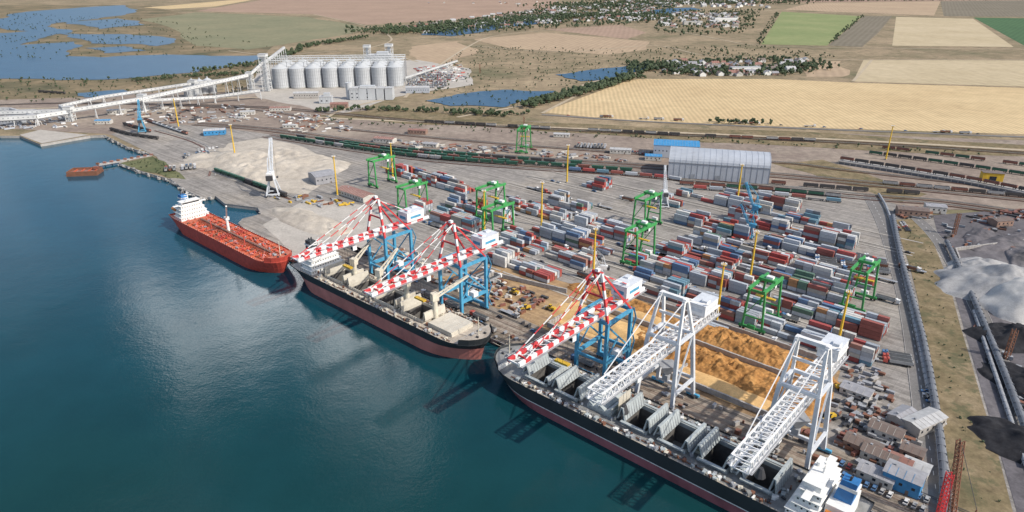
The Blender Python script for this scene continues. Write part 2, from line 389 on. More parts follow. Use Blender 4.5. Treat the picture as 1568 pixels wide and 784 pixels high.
zone('coal_yard',[(1428,330),(1640,315),(1640,900),(1590,900),(1480,520)],'coal_ground')
zone('grass_strip',[(1372,337),(1413,335),(1470,500),(1550,784),(1580,900),(1490,900),(1462,760),(1415,520)],'dry_grass',.01,2)

# roads & kerbs
def road(px,w,mat='road_asphalt',line=True):
    global z; z+=.012
    pts=smooth(gp(px)); mb=MB(); strip('r',pts,w,z,mat,mb)
    if line:
        for p,a in walk(pts,9):
            d=Vector((math.cos(a),math.sin(a),0)); s=Vector((-d.y,d.x,0))
            q=p+d*3; mb.add([(p+s*.12)[:2]+(z+.006,),(p-s*.12)[:2]+(z+.006,),(q-s*.12)[:2]+(z+.006,),(q+s*.12)[:2]+(z+.006,)],[(0,1,2,3)],'white_line')
        for sd in(-1,1):
            off=[]
            for i,p in enumerate(pts):
                a=pts[max(0,i-1)];b=pts[min(len(pts)-1,i+1)];d=(b-a).normalized(); off.append(p+Vector((-d.y,d.x,0))*sd*(w/2+.15))
            for i in range(len(off)-1): mb.beam((off[i].x,off[i].y,z+.06),(off[i+1].x,off[i+1].y,z+.06),.25,.14,'concrete')
    mb.obj('road')
road([(1400,332),(1440,375),(1500,480),(1560,640),(1610,784)],9)
road([(1330,300),(1355,350),(1385,450),(1405,560),(1425,700),(1440,800)],10)
road([(480,180),(640,187),(900,198),(1300,215),(1640,235)],8,'dirt_road',False)
road([(830,176),(1000,187),(1300,200),(1640,213)],7,'road_asphalt',False)
for px in ([(620,150),(660,110),(720,70),(760,55),(850,46),(1000,40)],[(720,70),(860,80),(1000,70),(1080,85),(1200,90),(1320,92),(1640,92)],[(1000,40),(1100,60),(1165,70),(1330,74),(1640,76)],
           [(1335,92),(1306,125)],[(480,22),(560,40),(600,60),(560,75)],[(395,150),(250,152),(100,165),(-100,170)],[(968,121),(900,140),(830,174)],[(1040,0),(1090,20),(1200,15)],[(600,150),(520,170),(480,200)],[(640,95),(560,78),(420,84),(350,78)],[(700,180),(860,150),(900,128),(985,110)]):
    road(px,6,'dirt_road',False)
# crane rails and yard lane lines
mb=MB()
for n in (2.4,24):
    for k in(-.6,.6):
        strip('x',[W(-185,n+k),W(240,n+k)],.35,z+.02,'dark_metal',mb)
for n in (9,14,19): 
    for k in(-.75,.75): strip('x',[W(-185,n+k),W(240,n+k)],.2,z+.02,'rust',mb)
mb.obj('crane_rail')
mb=MB()
for k in range(-1,7):
    n=120+33*k
    for e in(-13.5,13.5):
        strip('x',[W(-60,n+e),W(150,n+e)],1.6,z+.015,'pale_concrete',mb)
        strip('x',[W(-200,n+e),W(-62,n+e)],1.6,z+.015,'pale_concrete',mb)
mb.obj('lane_marking')

# ---------------------------------------------------------------- containers
PAL=[((.50,.53,.57),24),((.40,.44,.49),15),((.64,.64,.62),12),((.42,.085,.075),16),((.32,.10,.08),12),((.36,.19,.15),4),((.12,.20,.34),6),((.16,.29,.37),5),((.50,.26,.12),2),((.12,.2,.15),1),((.44,.41,.36),5),((.2,.2,.21),3)]
PC=[p for p,w in PAL for _ in range(w)]
def container(mb,x,y,zb,L,col):
    H=2.6;Wd=2.44
    mb.box(x,y,zb+H/2,L-.16,Wd-.12,H-.08,'container_paint',0,col)
    dk=tuple(c*.75 for c in col)
    for sx in(-1,1):
        for sy in(-1,1): mb.box(x+sx*(L/2-.1),y+sy*(Wd/2-.09),zb+H/2,.2,.18,H,'container_paint',0,dk)
    for sy in(-1,1): mb.box(x,y+sy*(Wd/2-.07),zb+H-.07,L-.42,.14,.14,'container_paint',0,dk)
    mb.box(x+L/2-.05,y,zb+H/2,.06,.06,H-.3,'container_paint',0,dk)
def stack(n,s0,s1,rows=6,dens=.85,hmax=4):
    s=s0
    while s<s1-12:
        e=min(s1,s+random.choice([25.6,38.4,51.2])); mb=MB(); cnt=0
        x=6.3; L=e-s
        while x<L:
            hb=random.choices([0,1,2,3,4],[.09,.18,.26,.32,.15])[0]
            base=random.choice(PC)
            for r in range(rows):
                h=max(0,min(hmax,hb+random.choice([-1,0,0,1]))) if random.random()<dens else 0
                two=random.random()<.35
                for k in range(h):
                    y=(r-(rows-1)/2)*2.75
                    for xx,LL in (((x-3.1,6.05),(x+3.1,6.05)) if two else ((x,12.19),)):
                        c=base if random.random()<.32 else random.choice(PC)
                        q=random.uniform(.82,1.14); container(mb,xx+random.uniform(-.08,.08),y,z+.03+k*2.62,LL,tuple(v*q for v in c)); cnt+=1
            x+=12.8
        if cnt: mb.obj('shipping_container_stack',W(s,n),QA)
        s=e+random.choice([.6,.6,6])
for n,segs in {87:[(-88,-18)],120:[(-205,-120),(-100,-8),(18,172)],153:[(-195,-120),(-98,-15),(-5,165)],187:[(-322,-198),(-154,-30),(-2,158)],
               220:[(-130,-85),(10,150)],252:[(-20,132)],285:[(-140,-118),(-60,-40),(10,118)],318:[(-56,102)],340:[(-20,60)]}.items():
    for a,b in segs: stack(n,a,b,dens=.9 if n<260 else .7,rows=6 if n<300 else 4)
stack(200,-310,-240,2,.6,2); stack(96,60,110,2,.5,1)

# ---------------------------------------------------------------- cranes
def sts():
    m=MB(); B='crane_blue';R='crane_red';Wt='crane_white'
    for x in(-9,9):
        for y in(2.4,24):
            m.beam((x,y,1.6),(x,y,36),1.7,1.7,B)
            for k in(-2.6,-.9,.9,2.6): m.cyl((x*0.8+k-.0,y-.4,.55),(x*.8+k,y+.4,.55),.5,.5,8,'dark_metal')
            m.box(x*.8,y,1.5,7,1.2,1,B)
        m.beam((x,2.4,13),(x,24,13),1.5,2,B); m.beam((x,2.4,35.5),(x,24,35.5),1.3,1.8,B)
        m.beam((x,2.4,34.5),(x,24,14),.8,.8,B); m.beam((x,2.4,14),(x,13,24),.6,.6,B)
        m.beam((x,24,36),(x*.35,6,59),.9,.9,R)
        m.sbeam((x,2.4,36),(x*.33,4,61),1.25,1.25,R,Wt,4)
    for y in(2.4,24):
        m.beam((-9,y,3),(9,y,3),1.5,1.6,B); m.beam((-9,y,36),(9,y,36),1.4,2,B); m.beam((-9,y,13),(9,y,13),1.0,1.4,B)
    m.beam((-9,24,14),(9,24,35),.6,.6,B)
    m.beam((-3.2,4.5,60.5),(3.2,4.5,60.5),1.4,1.6,R); m.box(0,4.5,62,2,2,1.4,Wt)
    m.beam((-5.5,3,49),(5.5,3,49),.8,.9,R)
    for i,x in enumerate((-3,3)):
        m.sbeam((x,-58,38),(x,2,38),1.3,2.0,R,Wt,4,i); m.sbeam((x,2,38),(x,46,38),1.3,2,Wt,R,5.5,i)
        m.beam((x*1.5,-58,37.3),(x*1.5,46,37.3),1.0,.12,'steel')
        m.beam((x*1.67,-58,38.4),(x*1.67,46,38.4),.08,.12,Wt)
        for y0,zz in((-28,39),(-53,39)): m.sbeam((x*.8,4,61),(x,y0,zz),.32,.4,R,Wt,7,i)
        m.sbeam((x*.8,5,60),(x,42,39),.4,.4,R,Wt,7,i)
    for y in range(-58,47,6):
        m.beam((-3,y,38.2),(3,y,38.2),.6,.8,R if (y//6)%2 else Wt)
        m.beam((-3,y,38),(3,min(46,y+6),38),.3,.3,Wt)
    m.box(0,33,42.6,9.5,15,6.2,Wt); m.box(0,33,45.9,9.9,15.4,.35,'crane_grey'); m.box(1.5,29,46.6,3,3,1.2,'crane_grey'); m.box(-2,37,46.5,2.5,4,1,'crane_grey')
    for x in(-4.8,4.8):
        m.box(x,33,42.2,.12,9,1.6,B)
    m.box(0,25.42,42.2,6,.12,2,B)
    m.box(0,-22,36,5,6,1.2,'steel'); m.box(2.2,-17.5,33.8,2.6,3,2.8,Wt); m.box(2.2,-19.04,33.8,2.2,.1,1.6,'window_dark')
    for x in(-1.5,1.5):
        for y in(-24,-20): m.beam((x,y,35.5),(x,y,22),.1,.1,'dark_metal')
    m.box(0,-22,21.5,8,2.4,1,'cat_yellow')
    m.box(9,13,15,4,4,3,Wt) 
    for k in range(5): m.beam((10.2,24.5+(0 if k%2 else 3),2+k*7),(10.2,24.5+(3 if k%2 else 0),9+k*7),.8,.25,B)
    return m.mesh('quay_crane')
STS=sts()
for s in(-108,-38,66): place(STS,'quay_crane',W(s,0,z),QA)
def grab():
    m=MB(); C='crane_grey';Wt='crane_white'
    for x in(-10,10):
        for y,yt in((2.4,6),(24,20)):
            m.beam((x,y,1.6),(x*.8,yt,37),1.7,1.7,C); m.box(x,y,1.3,7,1.3,1.2,'crane_blue')
            for k in(-2.6,-.9,.9,2.6): m.cyl((x+k,y-.4,.5),(x+k,y+.4,.5),.5,.5,8,'dark_metal')
        m.beam((x*.98,3,11),(x*.98,23.5,11),1.3,1.6,C); m.beam((x*.8,6,37),(x*.8,20,37),1.3,1.6,C)
        m.beam((x*.8,20,37),(x*.62,14,57),1.3,1.3,Wt); m.beam((x*.8,6,37),(x*.62,11,57),1.3,1.3,Wt)
        m.beam((x,3,12),(x*.8,20,36),.7,.7,C)
        m.beam((x*.62,12.5,57),(x*.35,-38,37),.35,.35,Wt); m.beam((x*.62,12.5,57),(x*.35,52,38),.4,.4,Wt)
        m.beam((x*.62,11,57),(x*.62,14,57),1.6,1.6,Wt)
    for y,yt in((2.4,6),(24,20)): m.beam((-10,y,2.6),(10,y,2.6),1.3,1.5,C); m.beam((-8,yt,37),(8,yt,37),1.2,1.6,C)
    m.beam((-9.6,23,11),(9.6,23,11),1.2,1.5,C)
    m.beam((-6.2,12.5,57),(6.2,12.5,57),2,1.8,Wt); m.beam((-7,13,47),(7,13,47),1,1.2,Wt)
    m.truss((0,-50,33.5),(0,58,33.5),7,5,24,.42,Wt)
    for x in(-2.2,2.2): m.beam((x,-50,31),(x,58,31),.6,.8,C)
    for x in(-4.4,4.4): m.beam((x,-50,31.2),(x,58,31.2),1,.12,'steel'); m.beam((x*1.1,-50,32.3),(x*1.1,58,32.3),.08,.1,Wt)
    m.box(0,46,39.6,9,14,5.6,Wt); m.box(0,46,42.6,9.4,14.4,.3,'crane_grey'); m.box(2,44,43.4,3,4,1.2,'crane_grey')
    m.box(0,38.94,39.5,6,.1,2,'crane_grey'); m.box(4.56,46,39.5,.1,10,1.2,'crane_grey')
    m.box(0,-25,30.4,4.5,5,1.2,'steel'); m.box(2.6,-20,28.6,2.4,3,2.6,Wt)
    for x in(-.8,.8): m.beam((x,-25,30),(x,-25,16),.1,.1,'dark_metal')
    m.cyl((0,-25,16),(0,-25,12),1,2.4,8,'dark_metal')
    m.cyl((0,13,20),(0,13,14),5.5,1.2,4,'steel'); m.box(0,13,12.5,3,3,3,'steel')
    return m.mesh('grab_unloader_crane')
GR=grab()
place(GR,'grab_unloader_crane',W(104,0,z),QA); place(GR,'grab_unloader_crane',W(168,0,z),QA)
def rtg():
    m=MB();g='rtg_green'
    for x in(-6,6):
        for y in(-12,12): m.beam((x,y,2),(x*.75,y,27),1.1,1.1,g)
        m.beam((x*.75,-14,27),(x*.75,14,27),1.2,1.8,g)
        m.beam((x*.75,-14,28.9),(x*.75,14,28.9),.08,.1,g)
    for y in(-12,12):
        m.beam((-8,y,2),(8,y,2),1.2,1.4,g); m.beam((-4.5,y,26),(4.5,y,26),1,1.4,g); m.beam((-5.6,y,9),(5.6,y,9),.6,.8,g)
        m.beam((-5.6,y,9.5),(4.6,y,25),.5,.5,g)
        for x in(-7,-5,5,7): m.cyl((x,y-.5,.8),(x,y+.5,.8),.8,.8,10,'rubber')
        m.box(0,y+(1.5 if y>0 else -1.5),3.4,4.5,1.8,2.4,'crane_white' if y>0 else g)
    m.box(0,3,28.6,10,5,1.6,g); m.box(1,3,30,4,3,1.6,'crane_white'); m.box(3.4,5,24.5,2,2.4,2.4,'crane_white'); m.box(3.4,3.75,24.3,1.6,.1,1.4,'window_dark')
    for x in(-2,2):
        for y in(2,4): m.beam((x,y,28),(x,y,17),.1,.1,'dark_metal')
    m.box(0,3,16.6,12,2.2,.7,'cat_yellow')
    return m.mesh('rubber_tyred_gantry_crane')
RT=rtg()
for s,n in((108,120),(144,187),(2,153),(-32,220),(-107,120),(-146,153),(-200,112),(-290,150)): place(RT,'rubber_tyred_gantry_crane',W(s,n,z),QA)
p=G(802,232); place(RT,'rubber_tyred_gantry_crane',(p.x,p.y,z),math.radians(-15))
# masts
m=MB(); m.cyl((0,0,0),(0,0,38),.85,.5,10,'mast_yellow'); m.cyl((0,0,0),(0,0,.6),1.4,1.4,10,'concrete'); m.cyl((0,0,37),(0,0,37.3),1.6,1.6,12,'mast_yellow')
for k in range(8):
    a=k*math.pi/4; m.box(1.5*math.cos(a),1.5*math.sin(a),37.9,.7,.4,.7,'crane_white',a)
MAST=m.mesh('floodlight_mast')
for u,v in((274,195),(361,243),(517,300),(602,276),(868,280),(829,347),(742,362),(1356,245),(1128,315),(1147,435),(1097,492),(908,430),(1280,540)):
    p=G(u,v); place(MAST,'floodlight_mast',(p.x,p.y,z))
def portal(c,c2):
    m=MB()
    for x in(-5,5):
        for y in(-5,5): m.beam((x,y,1),(x*.4,y*.4,14),1,1,c); m.box(x,y,.6,3,1,1.2,'dark_metal')
    for y in(-5,5): m.beam((-5,y,2.2),(5,y,2.2),.7,.9,c)
    for x in(-5,5): m.beam((x,-5,2.2),(x,5,2.2),.7,.9,c)
    m.cyl((0,0,13.5),(0,0,15.5),3,3,12,c); m.box(-3,0,18,9,5,5,c2); m.box(3,2.6,18,2.4,2,2.6,'crane_white'); m.box(-8.6,0,17,3,5,4,'dark_metal')
    for y in(-1.6,1.6):
        m.beam((0,y,20),(-2,y*.4,32),.6,.6,c); m.beam((-5,y,20),(-2,y*.4,32),.6,.6,c)
    a=Vector((2.5,0,19));b=Vector((16,0,44)); m.truss(a,b,2,2,12,.28,c)
    m.beam((-2,0,32),b,.3,.3,c); m.beam(b,(21,0,38),.7,.7,c); m.beam((-2,0,33),(12,0,44),.3,.3,c)
    m.beam((21,0,38),(21,0,10),.12,.12,'dark_metal'); m.box(21,0,9.5,1.5,1.5,1.4,'dark_metal')
    return m.mesh('portal_crane')
PW=portal('crane_grey','crane_white');PB=portal('crane_blue','crane_blue')
for me,u,v,r,k in((PW,420,300,1.7,1.15),(PB,219,203,1.9,.9),(PB,1152,340,2.2,.72),(PW,1016,318,1.5,.8),(PB,1146,365,2.6,.6),(PW,920,430,2.9,.55)):
    p=G(u,v); place(me,'portal_crane',(p.x,p.y,z),r,k)
# crawler cranes by the coal conveyor (bottom right)
def crawler(c,h,lean):
    m=MB()
    for y in(-2.6,2.6):
        m.box(0,y,.9,8,1.2,1.6,'dark_metal')
        for k in range(6): m.cyl((-3.2+k*1.3,y-.65,.6),(-3.2+k*1.3,y+.65,.6),.55,.55,8,'steel')
    m.cyl((0,0,1.5),(0,0,2.3),1.6,1.6,12,'steel'); m.box(-1.5,0,3.8,7,4,3,c); m.box(-5.5,0,3.4,1.8,4.2,2.4,'dark_metal'); m.box(2.6,1.8,3.8,2,1.4,2.4,'crane_white')
    b=Vector((lean,0,h)); m.truss((2.6,0,3),b,1.9,1.9,int(h/2),.22,c); m.beam((-4,0,5),(-5,0,14),.4,.4,c); m.beam((-5,0,14),b,.16,.16,'dark_metal'); m.beam(b,(lean+.5,0,8),.12,.12,'dark_metal'); m.box(lean+.5,0,7.5,1,1,1,'cat_yellow')
    return m.mesh('crawler_crane')
p=G(1432,838); place(crawler('crane_red',30,5),'crawler_crane',(p.x,p.y,z),1.4); p=G(1462,812); place(crawler('rust',36,8),'crawler_crane',(p.x,p.y,z),1.9)

# ---------------------------------------------------------------- ships (local: x stern->bow, z=0 waterline)
def hull(m,L,B,D,mats,hatches,hw,deckmat,boot,rake=6,fc=3.2,hold=9):
    ts=sorted(set([i/36 for i in range(37)]+[.985,.995]+[x/L for h in hatches for x in h[:2]]))
    def sh(t,k):
        w=1.0
        s0=.86-.10*(1-k)
        if t>s0:
            q=(t-s0)/(1-s0); w*= max(0,(1-q**(1.9+.7*k)))**(.62 if k>.8 else .8)
        e0=.10+.10*(1-k)
        if t<e0: w*= (.78*k+.08)+(1-(.78*k+.08))*math.sin(t/e0*math.pi/2)
        return w*B/2
    lv=[(-4,0),(0,.25),(boot,.6),(boot+.5,.63),(D,1.0),(D+.9,1.0)]
    lm=[mats[1],mats[1],mats[2],mats[0],mats[0]]
    def pt(t,zz,k,sd): 
        x0=(1-k)*4; x1=L-(1-k)*rake
        return (x0+t*(x1-x0),sd*sh(t,k),zz)
    for j in range(len(lv)-1):
        for i in range(len(ts)-1):
            for sd in(-1,1):
                a=[pt(ts[i],*lv[j],sd),pt(ts[i+1],*lv[j],sd),pt(ts[i+1],*lv[j+1],sd),pt(ts[i],*lv[j+1],sd)]
                m.add(a,[(0,1,2,3)],lm[j])
        m.add([pt(0,*lv[j],-1),pt(0,*lv[j],1),pt(0,*lv[j+1],1),pt(0,*lv[j+1],-1)],[(0,1,2,3)],lm[j])
    for i in range(len(ts)-1):
        t0,t1=ts[i],ts[i+1];x=(t0+t1)/2*L
        a,b=sh(t0,1),sh(t1,1)
        op=any(h[0]<=x<=h[1] and h[2] for h in hatches)
        if op:
            for sd in(-1,1): m.add([(t0*L,sd*hw,D),(t1*L,sd*hw,D),(t1*L,sd*b,D),(t0*L,sd*a,D)],[(0,1,2,3)],deckmat)
        else: m.add([(t0*L,-a,D),(t1*L,-b,D),(t1*L,b,D),(t0*L,a,D)],[(0,1,2,3)],deckmat)
        if t0>=.925:
            for sd in(-1,1): m.add([(t0*L,sd*a*1.01,D+.9),(t1*L,sd*b*1.01,D+.9),(t1*L+.8,sd*b*1.03,D+fc+1),(t0*L+.8,sd*a*1.03,D+fc+1)],[(0,1,2,3)],mats[0])
            m.add([(t0*L,-a,D+fc),(t1*L,-b,D+fc),(t1*L,b,D+fc),(t0*L,a,D+fc)],[(0,1,2,3)],deckmat)
    tf=min(t for t in ts if t>=.925); w=sh(tf,1); m.box(tf*L,0,D+fc/2,.3,2*w-.2,fc,'ship_white' if deckmat!='deck_red' else 'tank_red')
    hm='hatch_grey' if deckmat=='deck_grey' else 'hatch_tan'
    for h in hatches:
        x0,x1,o=h; cx=(x0+x1)/2
        for sd in(-1,1):
            m.box(cx,sd*(hw+.2),D+1,x1-x0+.8,.4,2,hm)
            for k in range(int((x1-x0)/2)): m.box(x0+1+k*2,sd*(hw+.55),D+.9,.2,.35,1.8,hm)
        for xx in(x0-.2,x1+.2): m.box(xx,0,D+1,.4,2*hw,2,hm)
        if o:
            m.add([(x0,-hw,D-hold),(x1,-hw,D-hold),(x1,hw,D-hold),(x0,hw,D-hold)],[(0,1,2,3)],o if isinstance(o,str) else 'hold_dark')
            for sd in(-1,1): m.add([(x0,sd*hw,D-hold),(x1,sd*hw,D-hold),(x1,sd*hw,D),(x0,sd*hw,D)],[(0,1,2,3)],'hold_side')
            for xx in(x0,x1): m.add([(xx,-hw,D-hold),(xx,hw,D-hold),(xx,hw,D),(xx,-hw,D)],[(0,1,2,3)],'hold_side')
    xb=L*.955
    for y in(-3,3): m.cyl((xb,y-1,D+fc+.8),(xb,y+1,D+fc+.8),.8,.8,10,'steel'); m.box(xb+4,y,D+fc+.5,1.5,.8,1,'dark_metal')
    m.cyl((xb+2,0,D+fc),(xb+2,0,D+fc+11),.35,.2,8,'cream')
    for i in range(0,int(L*.9),3):
        for sd in(-1,1):
            w=sh(i/L,1)-.15; m.beam((i,sd*w,D+.9),(i,sd*w,D+1.5),.12,.12,'ship_white')
def house(m,x,D,B,fun,levels=5,Lh=13):
    for k in range(levels):
        w=B*(.86-.07*k); l=Lh-1.1*k; zz=D+k*2.9
        m.box(x-.5*k,0,zz+1.4,l,w,2.75,'ship_white'); m.box(x-.5*k,0,zz+2.84,l+.9,w+1.0,.14,'ship_white')
        for i in range(int(w/2)):
            yy=-w/2+1.2+i*2; m.box(x-.5*k+l/2+.03,yy,zz+1.6,.06,.7,.7,'window_dark'); m.box(x-.5*k-l/2-.03,yy,zz+1.6,.06,.7,.7,'window_dark')
        for i in range(int(l/2.2)):
            for sd in(-1,1): m.box(x-.5*k-l/2+1.2+i*2.2,sd*(w/2+.03),zz+1.6,.7,.06,.7,'window_dark')
    zt=D+levels*2.9
    m.box(x-1,0,zt+1.4,6.5,B*.55,2.7,'ship_white'); m.box(x+2.3,0,zt+1.7,.1,B*.52,1.1,'window_dark'); m.box(x-1,0,zt+.2,3,B*1.0,.35,'ship_white'); m.box(x-1,0,zt+2.85,7.2,B*.6,.2,'ship_white')
    m.cyl((x-2,0,zt+3),(x-2,0,zt+10),.45,.25,8,'ship_white'); m.beam((x-2,-3,zt+7),(x-2,3,zt+7),.3,.3,'ship_white'); m.beam((x-2,-1.6,zt+8.6),(x-2,1.6,zt+8.6),.5,.4,'ship_white')
    m.cyl((x+1,-3,zt+3),(x+1,-3,zt+4.6),.8,.8,8,'ship_white')
    xf=x-Lh*.5-5
    m.box(xf,0,D+4,8,B*.5,8,'ship_white'); m.hexa([(xf-3.5,-3,D+8),(xf+3,-3,D+8),(xf+3,3,D+8),(xf-3.5,3,D+8),(xf-4,-2.3,D+17),(xf+1.6,-2.3,D+17),(xf+1.6,2.3,D+17),(xf-4,2.3,D+17)],fun)
    m.box(xf-1.2,0,D+14,6.6,5.6,1.4,'ship_white')
    for y in(-1,1): m.cyl((xf-1,y,D+17),(xf-1.4,y,D+19),.45,.45,8,'dark_metal')
    for sd in(-1,1):
        m.cyl((xf-3,sd*B*.34,D+6.5),(xf+3,sd*B*.34,D+6.5),1.1,1.1,8,'orange'); m.box(xf,sd*B*.34,D+4.6,5,.5,1.6,'ship_white')
def deckcrane(m,x,D,ang,elev,c='cream',J=24):
    m.cyl((x,0,D),(x,0,D+13),1.7,1.5,12,c); m.box(x,0,D+15,4,3.6,4.6,c,ang); d=Vector((math.cos(ang)*math.cos(elev),math.sin(ang)*math.cos(elev),math.sin(elev)))
    a=Vector((x,0,D+14.5)); s=Vector((-math.sin(ang),math.cos(ang),0))
    for k in(-1,1): m.beam(a+s*k*1.5,a+d*J+s*k*.4,.7,.9,c)
    for i in range(1,7): m.beam(a+d*J*i/7+s*(1.5-1.1*i/7),a+d*J*i/7-s*(1.5-1.1*i/7),.4,.4,c)
    m.beam(Vector((x,0,D+17.5)),a+d*J,.12,.12,'dark_metal')
def clutter(m,L,B,D,hatches,n,mats):
    for _ in range(n):
        x=random.uniform(24,L*.9)
        if any(h[0]-1<x<h[1]+1 for h in hatches): y=random.choice([-1,1])*random.uniform(B*.38,B*.46)
        else: y=random.uniform(-B*.42,B*.42)
        m.box(x,y,D+.6,random.uniform(.5,2.4),random.uniform(.5,2),random.uniform(.8,1.8),random.choice(mats),random.random()*3)
# bulk carrier at the blue cranes
m=MB(); L,B,D=176,30,12
H=[(x,x+19,o) for x,o in((36,'deck_tan'),(62,'grain_gold'),(88,'deck_tan'),(114,'deck_tan'),(138,0))]
hull(m,L,B,D,('hull_black','boot_red','boot_red'),H,8,'deck_tan',7.6)
house(m,21,D,B,'hull_black',4,12)
for x in(58,84,110,135): deckcrane(m,x,D,random.choice([1.3,1.9,1.5]),.35)
for h in H:
    if h[2]:
        for e in(h[0]-1,h[1]+1):
            for q in(-.9,.9): m.hexa([(e+q-.25,-8,D+2.1),(e+q+.25,-8,D+2.1),(e+q+.25,8,D+2.1),(e+q-.25,8,D+2.1),(e+q*.3-.25,-8,D+7),(e+q*.3+.25,-8,D+7),(e+q*.3+.25,8,D+7),(e+q*.3-.25,8,D+7)],'hatch_tan')
    else:
        for k in range(4): m.box(h[0]+2.4+k*4.8,0,D+2.4,4.6,17.2,.8,'hatch_tan')
clutter(m,L,B,D,H,190,['deck_tan','hatch_tan','cream','rust','steel','dark_metal'])
for sd in(-1,1): m.beam((30,sd*12.5,D+.4),(160,sd*12.5,D+.4),.3,.3,'rust'); m.beam((30,sd*11.5,D+.5),(160,sd*11.5,D+.5),.2,.2,'cream')
m.obj('bulk_carrier_ship',W(-166,-17,-3),QA)
# near bulk carrier, hatch covers folded or closed: bow toward -s
m=MB(); L,B,D=184,32,10.5
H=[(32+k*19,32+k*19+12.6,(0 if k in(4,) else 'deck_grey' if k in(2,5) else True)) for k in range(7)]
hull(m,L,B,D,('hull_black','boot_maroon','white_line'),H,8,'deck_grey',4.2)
house(m,19,D,B,'ship_blue',4,11)
for i,h in enumerate(H):
    if not h[2]:
        for k in range(4): m.hexa([(h[0]+k*3.15,-8.6,D+2.05),(h[0]+k*3.15+3.05,-8.6,D+2.05),(h[0]+k*3.15+3.05,8.6,D+2.05),(h[0]+k*3.15,8.6,D+2.05),(h[0]+k*3.15+.3,-8.3,D+(2.6 if k%2 else 4)),(h[0]+k*3.15+2.7,-8.3,D+(4 if k%2 else 2.6)),(h[0]+k*3.15+2.7,8.3,D+(4 if k%2 else 2.6)),(h[0]+k*3.15+.3,8.3,D+(2.6 if k%2 else 4))],'hatch_grey')
        continue
    for e,sg in((h[0]-.4,1),(h[1]+.4,-1)):
        hh=random.uniform(5.5,8.5); sp=random.uniform(1.3,2.4)
        for q in(-1,1):
            m.hexa([(e+q*sp-.3,-8.5,D+2.1),(e+q*sp+.3,-8.5,D+2.1),(e+q*sp+.3,8.5,D+2.1),(e+q*sp-.3,8.5,D+2.1),(e+q*.3-.3,-8.5,D+hh),(e+q*.3+.3,-8.5,D+hh),(e+q*.3+.3,8.5,D+hh),(e+q*.3-.3,8.5,D+hh)],'hatch_grey')
            for y in range(-8,9,2): m.beam((e+q*(sp+.35),y,D+2.4),(e+q*.65,y,D+hh-.4),.25,.25,'steel')
    m.box(h[0]+6.3,9.4,D+2.2,12.6,1.4,.4,'hatch_grey'); m.box(h[0]+6.3,-9.4,D+2.2,12.6,1.4,.4,'hatch_grey')
e=H[3][1]+4.4; m.box(e,0,D+6.5,.3,10,7.4,'hatch_tan'); m.cyl((e+.2,0,D+6.5),(e+.36,0,D+6.5),3.1,3.1,20,'logo_yellow'); m.cyl((e+.3,0,D+6.5),(e+.5,0,D+6.5),2.2,2.2,20,'logo_green')
clutter(m,L,B,D,H,300,['deck_grey','hatch_grey','steel','rust','dark_metal','ship_white','cream'])
for sd in(-1,1): m.beam((30,sd*13,D+.4),(165,sd*13,D+.4),.3,.3,'rust'); m.beam((30,sd*12,D+.5),(165,sd*12,D+.5),.2,.2,'steel'); m.beam((26,sd*14.6,D+.02),(160,sd*14.6,D+.02),.5,.06,'deck_tan')
m.obj('bulk_carrier_ship',W(206,-18.5,-3),QA+math.pi)
# tanker
m=MB(); L,B,D=160,27,10
hull(m,L,B,D,('tank_red','tank_red','tank_red'),[],8,'deck_red',4)
house(m,18,D,B,'ship_blue',4,12)
for y in(-2.4,-1.2,0,1.2,2.4): m.cyl((32,y,D+1.3),(140,y,D+1.3),.28,.28,6,'rust' if y in(0,) else 'deck_red')
for x in range(36,142,9):
    m.beam((x,-B*.47,D+.5),(x,B*.47,D+.5),.4,.9,'deck_red'); m.box(x+3,-6,D+.7,1.2,1.2,1.4,'tank_red'); m.box(x+3,6,D+.7,1.2,1.2,1.4,'tank_red')
for y in(-9,9,-5,5): m.beam((30,y,D+.4),(146,y,D+.4),.3,.7,'deck_red')
m.box(88,0,D+2.6,108,1.6,.2,'rust')
for x in range(34,142,6): m.beam((x,.7,D),(x,.7,D+2.6),.2,.2,'rust')
for y in range(-11,12,2): m.cyl((80,y,D+1.6),(88,y,D+1.6),.3,.3,6,'tank_red')
for x in(60,112): m.cyl((x,-4,D),(x,-4,D+9),.4,.3,8,'tank_red')
m.cyl((76,2,D),(76,2,D+11),1.2,1,10,'ship_white'); m.box(76,2,D+12,3,3,2.4,'ship_white'); m.beam((76,2,D+12),(92,-4,D+27),1,1.1,'ship_white'); m.beam((76,2,D+15),(92,-4,D+27),.15,.15,'dark_metal')
clutter(m,L,B,D,[],170,['tank_red','deck_red','rust','steel','deck_red','boot_red'])
m.obj('tanker_ship',W(-338,-26.5,-3),QA)
# mooring lines
m=MB()
def rope(a,b):
    a=Vector(a);b=Vector(b)
    for i in range(6):
        f=lambda t:a.lerp(b,t)-Vector((0,0,4*t*(1-t)*1.5)); m.beam(f(i/6),f((i+1)/6),.14,.14,'cream')
for s0,s1,n0 in((-182,-192,-24),(6,-18,-10),(12,22,-14),(24,8,-12),(28,45,-8),(-160,-178,-6)): rope(W(s0,n0,9),W(s1,1.2,.8) if s0>-200 and s0!=-182 else W(s1,-12,.5))
m.obj('mooring_line')
